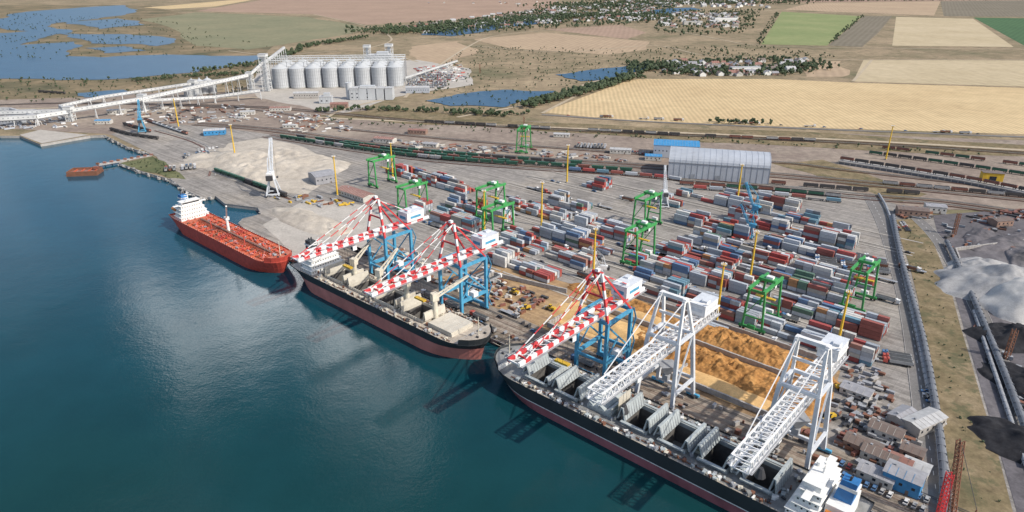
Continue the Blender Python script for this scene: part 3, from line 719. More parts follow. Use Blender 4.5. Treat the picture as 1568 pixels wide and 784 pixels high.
# pier & barge
m=MB(); a=G(232,238);b=G(150,252)
m.beam((a.x,a.y,-.3),(b.x,b.y,-.3),7,1,'concrete')
for t in range(9): 
    p=a.lerp(b,t/8); m.cyl((p.x,p.y,-6),(p.x,p.y,-.8),.6,.6,8,'concrete'); m.box(p.x,p.y,1,3,2,2,random.choice(['rust','steel','roof_red']))
m.obj('pier')
m=MB(); m.box(0,0,0,30,18,4,'rust'); m.box(0,0,2.3,28,16,.6,'roof_red')
for y in(-8.6,8.6): m.box(0,y,3.4,29,.6,3,'rust')
for x in(-14.4,14.4): m.box(x,0,3.4,.6,16.4,3,'rust')
for x in(-10,-3,4,11): m.box(x,0,3.1,.5,16,1.2,'deck_red')
m.box(10,5,5,5,4,3,'wagon_brown')
p=G(130,262); m.obj('barge',(p.x,p.y,-3),.15)

# ---------------------------------------------------------------- silos, conveyors
def silo(r,h):
    m=MB(); n=24
    m.cyl((0,0,0),(0,0,2),r+.3,r+.3,n,'silo_base'); m.cyl((0,0,2),(0,0,h),r,r,n,'silo_metal'); m.cyl((0,0,h),(0,0,h+r*.5),r+.25,1.2,n,'silo_metal'); m.cyl((0,0,h+r*.5),(0,0,h+r*.5+2),1.3,1.3,8,'silo_metal')
    for i in range(n):
        a=2*math.pi*(i+.5)/n; m.beam((r*math.cos(a),r*math.sin(a),2),(r*math.cos(a),r*math.sin(a),h),.4,.4,'steel')
    for k in range(1,6): m.cyl((0,0,h*k/6),(0,0,h*k/6+.25),r+.12,r+.12,n,'steel')
    return m.mesh('grain_silo')
SI=silo(14,34); SS=silo(7,16)
a=G(430,137);b=G(606,134); dv=(b-a)/7; pr=Vector((-dv.y,dv.x,0)).normalized()
for r in range(3):
    for k in range(8):
        p=a+dv*k+pr*(15+r*33); place(SI,'grain_silo',(p.x,p.y,z))
m=MB()
for r in range(3):
    p=a-dv*.6+pr*(15+r*33);q=b+dv*.6+pr*(15+r*33)
    m.truss((p.x,p.y,46),(q.x,q.y,46),3.5,3,34,.35,'conv_white'); m.beam((p.x,p.y,47.7),(q.x,q.y,47.7),4,.3,'conv_white')
    for k in range(9):
        w=p.lerp(q,k/8); m.beam((w.x,w.y,0),(w.x,w.y,44.5),.8,.8,'steel')
p=a-dv*.6+pr*12;q=a-dv*.6+pr*84; m.truss((p.x,p.y,50),(q.x,q.y,50),3.5,3,8,.35,'conv_white')
m.obj('silo_gantry')
def tower(u,v,w,h,name='elevator_tower'):
    m=MB()
    for x in(-w/2,w/2):
        for y in(-w/2,w/2): m.beam((x,y,0),(x,y,h),.7,.7,'conv_white')
    k=0
    while k*7+7<=h:
        zz=k*7
        for s in(-1,1):
            m.beam((-w/2,s*w/2,zz),(w/2,s*w/2,zz+7),.35,.35,'conv_white'); m.beam((s*w/2,-w/2,zz),(s*w/2,w/2,zz+7),.35,.35,'conv_white')
            m.beam((-w/2,s*w/2,zz+7),(w/2,s*w/2,zz+7),.5,.5,'conv_white'); m.beam((s*w/2,-w/2,zz+7),(s*w/2,w/2,zz+7),.5,.5,'conv_white')
        k+=1
    m.box(0,0,h+2,w+1.5,w+1.5,4,'conv_white'); m.box(0,0,h+4.2,w+2.2,w+2.2,.4,'roof_asb'); m.box(0,0,h/2,w*.45,w*.45,h,'silo_metal')
    p=G(u,v); m.obj(name,(p.x,p.y,z))
tower(410,140,12,58); tower(386,142,9,30); tower(598,108,14,48); tower(565,112,12,50); tower(110,186,9,16); tower(222,170,9,20); tower(300,152,9,26)
def panel_building(u,v,w,d,h,rot,name='silo_workhouse'):
    m=MB(); m.box(0,0,h/2,w,d,h,'silo_metal'); m.box(0,0,h+.3,w+.8,d+.8,.6,'roof_asb'); m.box(w*.1,0,h+3,w*.5,d*.6,5,'silo_metal')
    for i in range(int(w/4)): m.box(-w/2+2+i*4,-d/2-.08,h/2,.4,.16,h,'steel')
    for k in range(int(h/6)):
        for i in range(int(w/8)): m.box(-w/2+4+i*8,-d/2-.1,4+k*6,2,.12,2,'window_dark')
    p=G(u,v); m.obj(name,(p.x,p.y,z),rot)
panel_building(585,116,44,26,40,.05); panel_building(560,152,48,18,16,.08); panel_building(500,158,20,12,10,.08)
m=MB()
for k in range(5): m.box(k*14,0,9,12,20,18,'silo_metal'); m.box(k*14,0,18.4,12.6,20.6,.6,'roof_asb')
m.cyl((-10,0,0),(-10,0,26),5,5,14,'silo_metal'); p=G(545,152); m.obj('grain_dryer_building',(p.x,p.y,z))
for u,v in((290,148),(302,146),(314,144),(326,143),(296,140),(308,139),(320,137)):
    p=G(u,v); place(SS,'grain_silo',(p.x,p.y,z))
def gallery(pxh,w=5,h=4,mat='conv_white'):
    m=MB(); P=[G(u,v)+Vector((0,0,hh)) for u,v,hh in pxh]
    for i in range(len(P)-1):
        a,b=P[i],P[i+1]; m.beam(a,b,w,h,mat); m.beam(a+Vector((0,0,h/2+.3)),b+Vector((0,0,h/2+.3)),w*.8,.4,'roof_asb'); m.beam(a-Vector((0,0,h/2+1)),b-Vector((0,0,h/2+1)),w*.7,.8,'steel')
        L=(b-a).length;k=max(1,int(L/24)); n=max(2,int(L/6)); s=(b-a).cross(Vector((0,0,1))).normalized()
        for j in range(n):
            q=a.lerp(b,(j+.5)/n)
            for e in(-1,1): m.box(q.x+s.x*e*(w/2+.05),q.y+s.y*e*(w/2+.05),q.z+.3,1.6,.3,1.0,'shed_rib',math.atan2((b-a).y,(b-a).x))
        for j in range(k+1):
            q=a.lerp(b,j/k)
            for e in(-1,1): m.beam((q.x+s.x*e*4,q.y+s.y*e*4,0),(q.x+s.x*e*1.5,q.y+s.y*e*1.5,q.z-h/2),.7,.7,'conv_white')
            m.beam((q.x+s.x*3,q.y+s.y*3,q.z*.4),(q.x-s.x*3,q.y-s.y*3,q.z*.4),.4,.4,'conv_white')
    m.obj('conveyor_gallery')
gallery([(-120,192,14),(110,186,15),(222,172,20),(386,142,30),(410,140,50)])
gallery([(-120,200,10),(60,192,12),(110,186,14)],6,5)
gallery([(222,172,17),(330,158,10),(400,152,14)],4,3)
gallery([(110,186,12),(95,175,12),(160,160,12),(300,148,22)],3.5,3)
gallery([(300,148,22),(386,142,26)],3.5,3); gallery([(410,140,48),(440,112,50)],4,3); gallery([(620,128,10),(700,96,4)],3,2.5)
gallery([(60,192,12),(20,180,12),(-80,178,12)],4,3)
# belts beside the right-hand road
def belt(px,w=3.2,hh=3.2,mat='conv_dark'):
    m=MB(); P=smooth(gp(px),3)
    for i in range(len(P)-1):
        a,b=P[i]+Vector((0,0,hh)),P[i+1]+Vector((0,0,hh)); d=(b-a).normalized(); n=6
        s=Vector((-d.y,d.x,0))
        for k in range(n):
            t0,t1=math.pi*k/n,math.pi*(k+1)/n
            q=lambda p,t:p+s*(math.cos(t)*w/2)+Vector((0,0,math.sin(t)*w*.45))
            m.add([tuple(q(a,t0)),tuple(q(b,t0)),tuple(q(b,t1)),tuple(q(a,t1))],[(0,1,2,3)],mat)
        m.beam(a,b,w*1.15,.3,'steel')
    for p,a in walk(P,6):
        s=Vector((-math.sin(a),math.cos(a),0))
        for e in(-1,1): m.beam((p.x+s.x*e*w*.5,p.y+s.y*e*w*.5,0),(p.x+s.x*e*w*.45,p.y+s.y*e*w*.45,hh),.25,.25,'steel')
        m.box(p.x,p.y,hh+w*.22,.2,w*1.02,w*.46,'conv_dark',a)
    m.obj('belt_conveyor')
belt([(1366,335),(1378,400),(1410,520),(1437,680),(1445,800)])
belt([(1345,300),(1362,335),(1395,480),(1420,600)],2,2,'steel')
belt([(1448,375),(1485,455),(1540,590),(1610,784)])
belt([(1490,480),(1530,600),(1570,720)],2,2,'steel')
# ---------------------------------------------------------------- warehouses & sheds
def arch_shed(name,a,b,dep,hw,hr,blue=False):
    d=(b-a);L=d.length;ang=math.atan2(d.y,d.x);m=MB();n=14
    prof=[(dep*(.5-.5*math.cos(math.pi*i/n)),hw+(hr-hw)*math.sin(math.pi*i/n)**.9) for i in range(n+1)]
    pr=[(0,0)]+prof+[(dep,0)]
    for i in range(len(pr)-1):
        (y0,z0),(y1,z1)=pr[i],pr[i+1]; mt='shed_wall' if i in(0,len(pr)-2) else ('roof_blue' if blue else 'shed_roof')
        m.add([(0,y0,z0),(L,y0,z0),(L,y1,z1),(0,y1,z1)],[(0,1,2,3)],mt)
    for x in(0,L): m.add([(x,y,q) for y,q in pr],[tuple(range(len(pr)))],'shed_wall')
    k=int(L/5.5)
    for j in range(k+1):
        x=L*j/k
        for i in range(len(pr)-2):
            (y0,z0),(y1,z1)=pr[i],pr[i+1]; m.beam((x,y0-.05,z0),(x,y1,z1+.05),.4,.4,'shed_rib' if i==0 else 'shed_roof')
    m.box(L/2,-.3,hw,L,.5,.5,'shed_rib'); m.box(L+.15,dep/2,4,.2,8,8,'window_dark')
    for j in range(3): m.box(L*(j+1)/4,-.25,2.5,4.5,.2,5,'shed_rib')
    m.obj(name,(a.x,a.y,z),ang)
arch_shed('warehouse',G(1022,272),G(1176,283),42,16,26)
def gable(m,w,d,h,r,wall,roof,win=True):
    m.box(0,0,h/2,w,d,h,wall); e=.4
    m.add([(-w/2-e,-d/2-e,h),(w/2+e,-d/2-e,h),(w/2+e,0,h+r),(-w/2-e,0,h+r)],[(0,1,2,3)],roof)
    m.add([(-w/2-e,d/2+e,h),(w/2+e,d/2+e,h),(w/2+e,0,h+r),(-w/2-e,0,h+r)],[(3,2,1,0)],roof)
    for x in(-w/2,w/2): m.add([(x,-d/2,h),(x,d/2,h),(x,0,h+r)],[(0,1,2)],wall)
    if win:
        k=max(2,int(w/4))
        for i in range(k):
            x=-w/2+(i+.5)*w/k
            for s in(-1,1): m.box(x,s*(d/2+.02),h*.55,1.3,.06,1.3,'window_dark')
        m.box(w*.2,-d/2-.04,1.1,1.2,.08,2.2,'roof_brown')
        for i in range(int(w/3)): m.beam((-w/2+1.5+i*3,-d/2-.3,h+.08),(-w/2+1.5+i*3,-.1,h+r+.06),.12,.08,wall)
        m.box(-w*.3,d*.1,h+r*.8,1,1,1.4,'steel')
def building(name,u,v,w,d,h,r,wall,roof,rot):
    m=MB(); gable(m,w,d,h,r,wall,roof); p=G(u,v); m.obj(name,(p.x,p.y,z),rot)
building('warehouse_shed',1034,238,50,30,14,3,'shed_wall','roof_blue',-.2)
A=QA
for t in ((545,302,42,14,5,1.5,'plaster','roof_red',A),(495,278,22,22,8,2,'roof_grey','roof_grey',.6),(1380,645,13,8,4,1.2,'concrete','roof_grey',A+1.3),(1412,655,20,9,5,1,'concrete','roof_asb',A+1.2),
  (1320,690,15,8,4,1.5,'brick','roof_brown',A),(1345,705,14,8,4,1.5,'plaster','roof_brown',A),(1370,715,12,8,4,1.5,'brick','roof_red',A),(1340,735,14,8,4,1.2,'plaster','roof_grey',A),(1380,745,14,10,7,1,'roof_blue','roof_grey',A),(1400,725,10,8,4,1,'plaster','roof_asb',A),
  (1355,668,14,8,4,1.5,'plaster','roof_brown',A),(1395,700,9,7,4,1,'brick','roof_brown',A),(1310,605,14,8,3.5,.8,'plaster','roof_grey',A),(1395,330,24,12,6,1,'brick','roof_brown',-.3),(1430,325,16,10,6,1,'plaster','roof_grey',-.3),
  (1530,345,16,10,5,1,'brick','roof_brown',.2),(330,206,26,14,6,1.5,'roof_blue','roof_asb',.3),(380,176,20,10,5,1,'plaster','roof_asb',.2),(430,170,30,12,5,1.2,'plaster','roof_red',.1),(860,210,20,9,4,1,'plaster','roof_asb',-.15),(640,205,24,10,5,1,'brick','roof_red',-.2),
  (590,218,26,12,5,1.2,'plaster','roof_red',-.3),(1000,245,18,12,5,1,'plaster','roof_blue',-.2),(950,235,24,10,5,1,'plaster','roof_asb',-.2),(470,150,40,14,8,2,'concrete','roof_asb',.1),(520,165,26,14,6,2,'brick','roof_red',.1),(640,142,40,16,9,2,'shed_wall','roof_asb',.05),
  (40,178,26,14,8,1,'shed_wall','roof_asb',.2),(20,190,30,12,7,1,'shed_wall','roof_asb',.1),(160,190,20,10,5,1,'plaster','roof_blue',.1),(180,175,24,10,6,1,'plaster','roof_asb',.2),(660,225,18,9,4,1,'plaster','roof_grey',-.3),(445,196,18,8,4,1,'plaster','roof_asb',0)):
    building('brick_building' if t[6]=='brick' else 'office_building',*t)
# ---------------------------------------------------------------- trains & tracks
def track(px,k=1,gap=5):
    base=smooth(gp(px),5); mb=MB()
    for j in range(k):
        off=[]
        for i,p in enumerate(base):
            a=base[max(0,i-1)];b=base[min(len(base)-1,i+1)];d=(b-a).normalized(); off.append(p+Vector((-d.y,d.x,0))*(j-(k-1)/2)*gap)
        strip('t',off,2.5,z+.02,'concrete' if j%2 else 'rust',mb)
        for e in(-.76,.76):
            rl=[]
            for i,p in enumerate(off):
                a=off[max(0,i-1)];b=off[min(len(off)-1,i+1)];d=(b-a).normalized(); rl.append(p+Vector((-d.y,d.x,0))*e)
            for i in range(len(rl)-1): mb.beam((rl[i].x,rl[i].y,z+.12),(rl[i+1].x,rl[i+1].y,z+.12),.18,.18,'dark_metal')
    mb.obj('railway_track')
def train(px,mats,L=14,kind=0,fill=1.0,zz=0):
    P=smooth(gp(px),5); m=MB()
    for p,a in walk(P,L+.9,L/2):
        if random.random()>fill: continue
        c=random.choice(mats); x,y=p.x,p.y; d=Vector((math.cos(a),math.sin(a),0));s=Vector((-d.y,d.x,0)); b=z+zz
        m.box(x,y,b+1.25,L,2.7,.3,'dark_metal',a)
        for e in(-1,1):
            for w in(-1,1): q=p+d*e*(L*.35); m.cyl((q+d*w*.9-s*.9)+Vector((0,0,b+.5)),(q+d*w*.9+s*.9)+Vector((0,0,b+.5)),.48,.48,8,'dark_metal')
        if kind==0:
            lo=[p+d*i*L*.38+s*j*1.3+Vector((0,0,b+1.4)) for i,j in((-1,-1),(1,-1),(1,1),(-1,1))]
            hi=[p+d*i*L*.48+s*j*1.5+Vector((0,0,b+4.3)) for i,j in((-1,-1),(1,-1),(1,1),(-1,1))]
            m.hexa(lo+hi,c); m.beam(p-d*L*.48+Vector((0,0,b+4.45)),p+d*L*.48+Vector((0,0,b+4.45)),2.2,.25,c)
            for i in range(5): q=p+d*(i-2)*L*.19; m.box(q.x,q.y,b+3,.15,3.05,2.4,'dark_metal',a)
        elif kind==1:
            m.box(x,y,b+2.5,L*.96,2.9,2.3,c,a); m.box(x,y,b+3.67,L*.9,2.6,.06,'coal',a)
            for i in range(7): q=p+d*(i-3)*L*.15; m.box(q.x,q.y,b+2.5,.2,3.05,2.2,c,a)
        else:
            if random.random()<.85:
                cc=random.choice(PC); m.box(x,y,b+2.75,12.2,2.44,2.6,'container_paint',a,cc)
    m.obj('freight_train')
track([(410,208),(620,240),(800,256),(980,268),(1300,300),(1450,312),(1640,340)],4,6)
track([(300,190),(420,200),(620,228),(800,243),(1000,256),(1200,270),(1640,312)],4,6)
track([(100,158),(400,165),(640,186),(900,201),(1300,219),(1640,240)],3,6)
track([(-100,165),(150,158),(400,170),(500,190)],2,6); track([(300,245),(370,275),(450,305)],2,6); track([(240,200),(300,218),(330,240),(325,270)],2,6)
track([(500,195),(700,215),(1000,238),(1200,250),(1300,262),(1640,300)],2,6)
train([(430,212),(620,240),(790,254)],['wagon_green','wagon_green','wagon_green','wagon_grey'])
train([(520,223),(700,244),(975,265)],['wagon_green','wagon_green','wagon_brown'])
train([(455,212),(620,232),(800,247),(900,254)],['wagon_green','wagon_green','wagon_dark'],fill=.85)
train([(870,262),(1000,273),(1040,278)],['wagon_brown'],kind=2)
train([(1040,283),(1180,293),(1300,305)],['wagon_brown','wagon_brown','wagon_grey','wagon_green'],kind=1)
train([(1060,290),(1180,300),(1290,312)],['wagon_brown','wagon_grey'],kind=2)
train([(330,264),(390,285),(445,305)],['wagon_green','wagon_green','wagon_dark'])
train([(222,185),(255,196),(290,208)],['roof_red','crane_white'],kind=1)
train([(170,200),(200,208),(240,214)],['wagon_dark'],kind=1); train([(60,142),(105,145)],['wagon_dark'],kind=1); train([(190,192),(230,203)],['wagon_dark','wagon_brown'],kind=1)
train([(900,201),(1100,211),(1250,217)],['wagon_brown','wagon_dark','wagon_grey'],kind=1,fill=.8); train([(650,188),(850,199)],['wagon_grey','wagon_dark'],kind=1,fill=.8); train([(640,240),(760,252)],['wagon_brown'],kind=1,fill=.5)
train([(1330,236),(1450,252),(1640,280)],['wagon_green','wagon_green','wagon_dark'],kind=1)
train([(1350,228),(1450,240),(1640,264)],['wagon_green','wagon_brown'],kind=1,fill=.9)
train([(1180,282),(1300,292),(1420,300)],['wagon_brown','wagon_dark'],kind=1,fill=.8); train([(1300,278),(1450,292),(1600,306)],['wagon_dark','wagon_brown','wagon_grey'],kind=1,fill=.8)
# raised unloading trestle on the right
m=MB(); P=smooth(gp([(1285,250),(1400,268),(1500,285),(1640,315)]),4)
for i in range(len(P)-1): m.beam(P[i]+Vector((0,0,3.2)),P[i+1]+Vector((0,0,3.2)),10,1,'concrete'); m.beam(P[i]+Vector((0,0,1.4)),P[i+1]+Vector((0,0,1.4)),9,2.8,'conv_dark')
for p,a in walk(P,6): m.box(p.x,p.y,1.4,.8,10,2.8,'concrete',a)
m.obj('railway_trestle'); train([(1285,250),(1400,268),(1500,285),(1640,315)],['wagon_dark','wagon_dark','wagon_brown'],kind=1,zz=3.6)
m=MB(); m.box(0,0,4,18,9,8,'cat_yellow'); m.box(0,0,8.2,19,10,.4,'roof_brown'); m.box(0,-4.6,3,6,.2,4,'window_dark'); p=G(1515,282); m.obj('wagon_tippler_building',(p.x,p.y,z+3.6),-.3)

# ---------------------------------------------------------------- stockpiles
pz=[0]
def pile(name,c,rx,ry,rot,h,mat,seed=0,rough=.25,nx=46,ny=26,ridge=.5,fr=.12,sm=True):
    vs=[];fs=[]; pz[0]+=.011
    for j in range(ny+1):
        for i in range(nx+1):
            x=-1.1+2.2*i/nx;y=-1.1+2.2*j/ny
            ed=1+.25*noise.noise(Vector((x*2.5+seed*1.7,y*2.5,3.3)))
            r=((abs(x)**4+abs(y)**2)**.5 if ridge else math.hypot(x,y))*ed
            q=1-max(r,abs(x)*.92,abs(y)*.92); X=x*rx;Y=y*ry
            if q<=0: zz=max(-.6,q*h)-.08
            else:
                nn=noise.noise(Vector((X*fr+seed*7.3,Y*fr,seed*.37)))+.5*noise.noise(Vector((X*fr*2.3,Y*fr*2.3+seed,5.1)))+.25*noise.noise(Vector((X*fr*5,Y*fr*5,9.2)))
                zz=h*q**.75*max(.12,1+rough*nn)
            vs.append((X,Y,zz))
    for j in range(ny):
        for i in range(nx):
            a=j*(nx+1)+i; fs.append((a,a+1,a+nx+2,a+nx+1))
    me=bpy.data.meshes.new(name); me.from_pydata(vs,[],fs); me.materials.append(MATS[mat])
    if sm: me.polygons.foreach_set('use_smooth',[True]*len(fs))
    me.update(); place(me,name,(c.x,c.y,z+pz[0]),rot)
pile('ore_pile',W(110,86),52,14,QA,5.5,'rust_ore',1,.55,130,44,.5,.22,False); pile('ore_pile',W(104,57),56,15,QA,5.5,'rust_ore',2,.55,130,44,.5,.22,False); pile('ore_pile',W(26,89),36,9,QA,4,'rust_ore',3,.55,90,28,.5,.22,False)
pile('ore_pile',W(154,60),14,15,QA,5,'rust_ore',4,.5,50,40,.5,.2,False); pile('ore_pile',W(14,86),24,5,QA,3,'rust_ore',15,.5,60,24,.5,.2,False)
pile('grain_pile',W(40,56),40,12,QA,4.5,'grain_gold',6,.2); pile('grain_pile',W(110,40),40,8,QA,3,'grain_gold',7,.2); pile('grain_pile',W(60,80),30,7,QA,2.5,'grain_gold',27,.2)
pile('sand_pile',G(470,338),46,15,QA,5.5,'clay_pale',8,.35); pile('sand_pile',G(508,350),20,10,QA,4,'clay_pale',9,.35)
pile('sand_pile',G(402,250),98,42,-.35,8,'clay_pale',10,.6,110,60,.5,.05); pile('sand_pile',G(372,262),50,22,QA,6,'clay_pale',11,.6); pile('sand_pile',G(445,240),56,22,-.5,6,'clay_pale',12,.6)
pile('slag_pile',G(1540,442),42,38,.2,15,'slag_grey',13,.3,70,60,0,.05); pile('slag_pile',G(1580,470),32,34,.4,20,'slag_pale',14,.15,70,60,0,.05)
pile('slag_pile',G(1497,410),24,15,.3,6,'slag_grey',15,.5,50,40,0,.1)
for k,(u,v,a,b,h) in enumerate(((1560,520,26,16,8),(1590,600,16,30,7),(1540,372,36,12,4),(1585,690,16,26,6),(1500,362,24,9,3),(1565,395,30,10,4))):
    pile('coal_pile',G(u,v),a,b,.2*k,h,'coal' if k in(0,1,3) else 'coal_ground',16+k,.5,60,50,0,.1)
# retaining walls of concrete blocks
m=MB()
def bw(a,b,h=3):
    L=(b-a).length; k=int(L/2.4); d=(b-a)/k; ang=math.atan2(d.y,d.x)
    for i in range(k): q=a+d*(i+.5); m.box(q.x,q.y,z+h/2,2.3,1,h+random.uniform(-.2,.2),'concrete',ang)
for n in(32,72,101): bw(W(14,n),W(156,n))
for s in(14,56,99,150): bw(W(s,33),W(s,46))
bw(W(-60,64),W(-5,76)); bw(W(-60,46),W(-60,64)); m.obj('concrete_block_wall')
m=MB(); bw(G(1462,385),G(1560,640),2.5); bw(G(1462,385),G(1568,372),2.5); m.obj('concrete_block_wall')

# ---------------------------------------------------------------- vehicles
def car(c):
    m=MB(); m.hexa([(-2.2,-.9,.35),(2.2,-.9,.35),(2.2,.9,.35),(-2.2,.9,.35),(-2.15,-.85,.95),(2.1,-.8,.85),(2.1,.8,.85),(-2.15,.85,.95)],c)
    m.hexa([(-1.7,-.8,.93),(1.1,-.8,.9),(1.1,.8,.9),(-1.7,.8,.93),(-1.2,-.65,1.45),(.4,-.65,1.45),(.4,.65,1.45),(-1.2,.65,1.45)],'window_dark'); m.box(-.4,0,1.47,1.5,1.25,.06,c)
    for x in(-1.35,1.35):
        for y in(-.85,.85): m.cyl((x,y-.1,.33),(x,y+.1,.33),.33,.33,10,'rubber')
    return m.mesh('car')
def truck(c,t):
    m=MB(); m.box(6.6,0,2,2.2,2.4,2.4,c); m.box(7.72,0,2.5,.06,2.1,1,'window_dark'); m.box(5.4,0,3.3,1,2.3,.6,c); m.box(0,0,1.1,14.5,1.1,.35,'dark_metal')
    if t: m.hexa([(-6.4,-1.2,1.3),(4.6,-1.2,1.3),(4.6,1.2,1.3),(-6.4,1.2,1.3),(-6.7,-1.3,3.1),(4.9,-1.3,3.1),(4.9,1.3,3.1),(-6.7,1.3,3.1)],t); m.box(-.9,0,3.14,10.8,2.2,.1,'hold_dark')
    else: m.box(-1,0,1.4,12.4,2.4,.2,'steel')
    for x in(-5.5,-4.2,-2.9,4.2,7): 
        for y in(-1.05,1.05): m.cyl((x,y-.2,.5),(x,y+.2,.5),.5,.5,10,'rubber')
    return m.mesh('truck')
CARS=[car(c) for c in('truck_white','wagon_grey','dark_metal','truck_red','truck_blue')]
TRK=[truck(*c) for c in(('truck_white','steel'),('truck_red','wagon_grey'),('truck_blue','wagon_grey'),('wagon_grey',None),('truck_white','rust'),('truck_white',None))]
for _ in range(80):
    n=random.choice([103.5,136.5,170,203.5,236.5,268,5,12,28]); s=random.uniform(-180,160)
    place(random.choice(TRK),'truck',W(s,n,z+.01),QA+random.choice([0,math.pi]))
for _ in range(70):
    n=random.choice([103,137,170,204,236,269,300,20]); s=random.uniform(-190,165); place(random.choice(CARS),'parked_car',W(s,n+1.5,z+.01),QA)
def lot(px,n,k,rot,me,name,stepx=3,stepy=7):
    p=G(*px)
    for i in range(n):
        for j in range(k):
            if random.random()<.8:
                q=p+Vector((math.cos(rot)*i*stepx-math.sin(rot)*j*stepy,math.sin(rot)*i*stepx+math.cos(rot)*j*stepy,0)); place(random.choice(me),name,(q.x,q.y,z+.01),rot+math.pi/2)
lot((1280,725),12,2,QA,CARS,'parked_car'); lot((1345,420),8,3,1.2,TRK,'truck',4,17); lot((1375,560),3,3,1.2,TRK,'truck',4,17); lot((285,242),10,2,.5,TRK,'truck',4,17); lot((255,262),8,1,.4,TRK,'truck',4,17); lot((625,135),16,5,.1,TRK,'truck',4.5,18)
lot((640,122),14,4,.1,TRK,'truck',5,20); lot((1390,355),8,2,1.3,CARS,'parked_car'); lot((960,235),14,2,-.2,CARS,'parked_car'); lot((880,225),10,1,-.2,TRK,'truck',4,16); lot((700,430),6,2,QA,TRK,'truck',4,16); lot((1440,650),10,1,1.3,CARS,'parked_car')
for _ in range(24):
    t=random.random(); p=G(830,176).lerp(G(1640,213),t) ; place(random.choice(TRK+CARS),'truck',(p.x,p.y,z+.01),-.1)
# wheel loaders in the bulk yard
m=MB(); m.box(-1.5,0,1.9,3.4,2.2,1.3,'cat_yellow'); m.box(.3,0,2.8,1.6,1.6,1.8,'window_dark'); m.box(.3,0,3.75,1.8,1.8,.12,'cat_yellow'); m.box(1.8,0,1.3,2,1.2,.9,'cat_yellow'); m.beam((2,0,1.6),(4.2,0,.9),.9,.4,'cat_yellow'); m.hexa([(4,-1.5,.2),(5.4,-1.5,.2),(5.4,1.5,.2),(4,1.5,.2),(4,-1.5,1.5),(4.4,-1.5,1.5),(4.4,1.5,1.5),(4,1.5,1.5)],'steel')
for x in(-1.8,2):
    for y in(-1.2,1.2): m.cyl((x,y-.3,.8),(x,y+.3,.8),.8,.8,12,'rubber')
LD=m.mesh('wheel_loader')
for s,n in((2,50),(-30,52),(-10,40),(75,104),(168,80),(172,50)): place(LD,'wheel_loader',W(s,n,z+.01),random.random()*6)
# construction materials & clutter heaps in the port
m=MB()
def heap(P,n,smin,smax,mats):
    for x,y in scatter(P,n): m.box(x,y,z+random.uniform(.3,1.1),random.uniform(smin,smax),random.uniform(.7,2.4),random.uniform(.6,2.2),random.choice(mats),random.choice([QA,QA+1.57,QA+.1,.5]))
heap([W(-75,30),W(-8,30),W(-8,62),W(-75,62)],130,1.5,6,['rust','dark_metal','steel','hatch_tan','wagon_brown','concrete']); heap([W(-180,26),W(-60,26),W(-60,60),W(-150,55)],80,2,7,['concrete','steel','rust','hatch_tan'])
heap([W(165,30),W(205,30),W(205,60),W(172,90)],110,1.5,5,['rust','dark_metal','steel','wagon_brown','concrete']); heap(gp([(1290,560),(1340,560),(1420,700),(1300,660)]),90,1.5,5,['rust','steel','roof_grey','concrete','dark_metal'])
heap(gp([(600,215),(900,235),(980,250),(640,230)]),130,2,10,['rust','roof_red','steel','plaster','wagon_grey']); heap(gp([(1370,320),(1430,318),(1430,335),(1375,335)]),50,3,10,['rust','steel','roof_red','wagon_dark']); heap(gp([(1480,330),(1568,322),(1568,338),(1490,345)]),50,3,10,['rust','steel','wagon_dark','wagon_brown'])
heap(gp([(635,105),(705,98),(718,125),(640,130)]),170,4,12,['truck_red','truck_white','truck_white','steel']); heap(gp([(400,170),(500,178),(560,200),(450,205)]),110,3,9,['steel','rust','plaster','truck_white'])
heap(gp([(170,170),(380,160),(400,185),(200,195)]),160,3,12,['steel','rust','plaster','truck_white','dark_metal']); heap(gp([(0,175),(100,170),(120,195),(0,200)]),90,4,16,['steel','truck_white','plaster','shed_wall'])
heap(gp([(400,300),(480,300),(560,315),(480,320)]),40,3,8,['rust','cat_yellow','steel']); heap([W(0,0.9),W(200,.9),W(200,28),W(0,28)],90,.8,3,['rust','steel','dark_metal','concrete']); heap(gp([(1440,340),(1568,340),(1568,390),(1450,380)]),50,2,7,['rust','steel','wagon_dark'])
heap(gp([(1480,480),(1560,560),(1620,760),(1560,640)]),40,1,5,['rust','dark_metal','steel']); m.obj('stored_cargo')

# ---------------------------------------------------------------- vegetation
ph=(1+5**.5)/2
IV=[Vector(v).normalized() for v in((-1,ph,0),(1,ph,0),(-1,-ph,0),(1,-ph,0),(0,-1,ph),(0,1,ph),(0,-1,-ph),(0,1,-ph),(ph,0,-1),(ph,0,1),(-ph,0,-1),(-ph,0,1))]
IF=[(0,11,5),(0,5,1),(0,1,7),(0,7,10),(0,10,11),(1,5,9),(5,11,4),(11,10,2),(10,7,6),(7,1,8),(3,9,4),(3,4,2),(3,2,6),(3,6,8),(3,8,9),(4,9,5),(2,4,11),(6,2,10),(8,6,7),(9,8,1)]
def trees(name,pts,hmin,hmax,cl=4):
    m=MB()
    for x,y in pts:
        h=random.uniform(hmin,hmax); m.cyl((x,y,0),(x,y,h*.5),h*.035,h*.02,5,'bark')
        for k in range(cl):
            r=h*random.uniform(.16,.3); a=random.random()*6.28; d=h*random.uniform(.05,.28); c=Vector((x+d*math.cos(a),y+d*math.sin(a),h*random.uniform(.4,.8)))
            m.add([tuple(c+v*r*random.uniform(.65,1.25)) for v in IV],IF,'foliage')
    return m.obj(name)
def belt_pts(px,w,n):
    P=gp(px); out=[]
    segs=[((P[i+1]-P[i]).length,P[i],P[i+1]) for i in range(len(P)-1)]; T=sum(s[0] for s in segs)
    for _ in range(n):
        r=random.random()*T
        for L,a,b in segs:
            if r<=L: q=a.lerp(b,r/L); out.append((q.x+random.uniform(-w,w),q.y+random.uniform(-w,w))); break
            r-=L
    return out
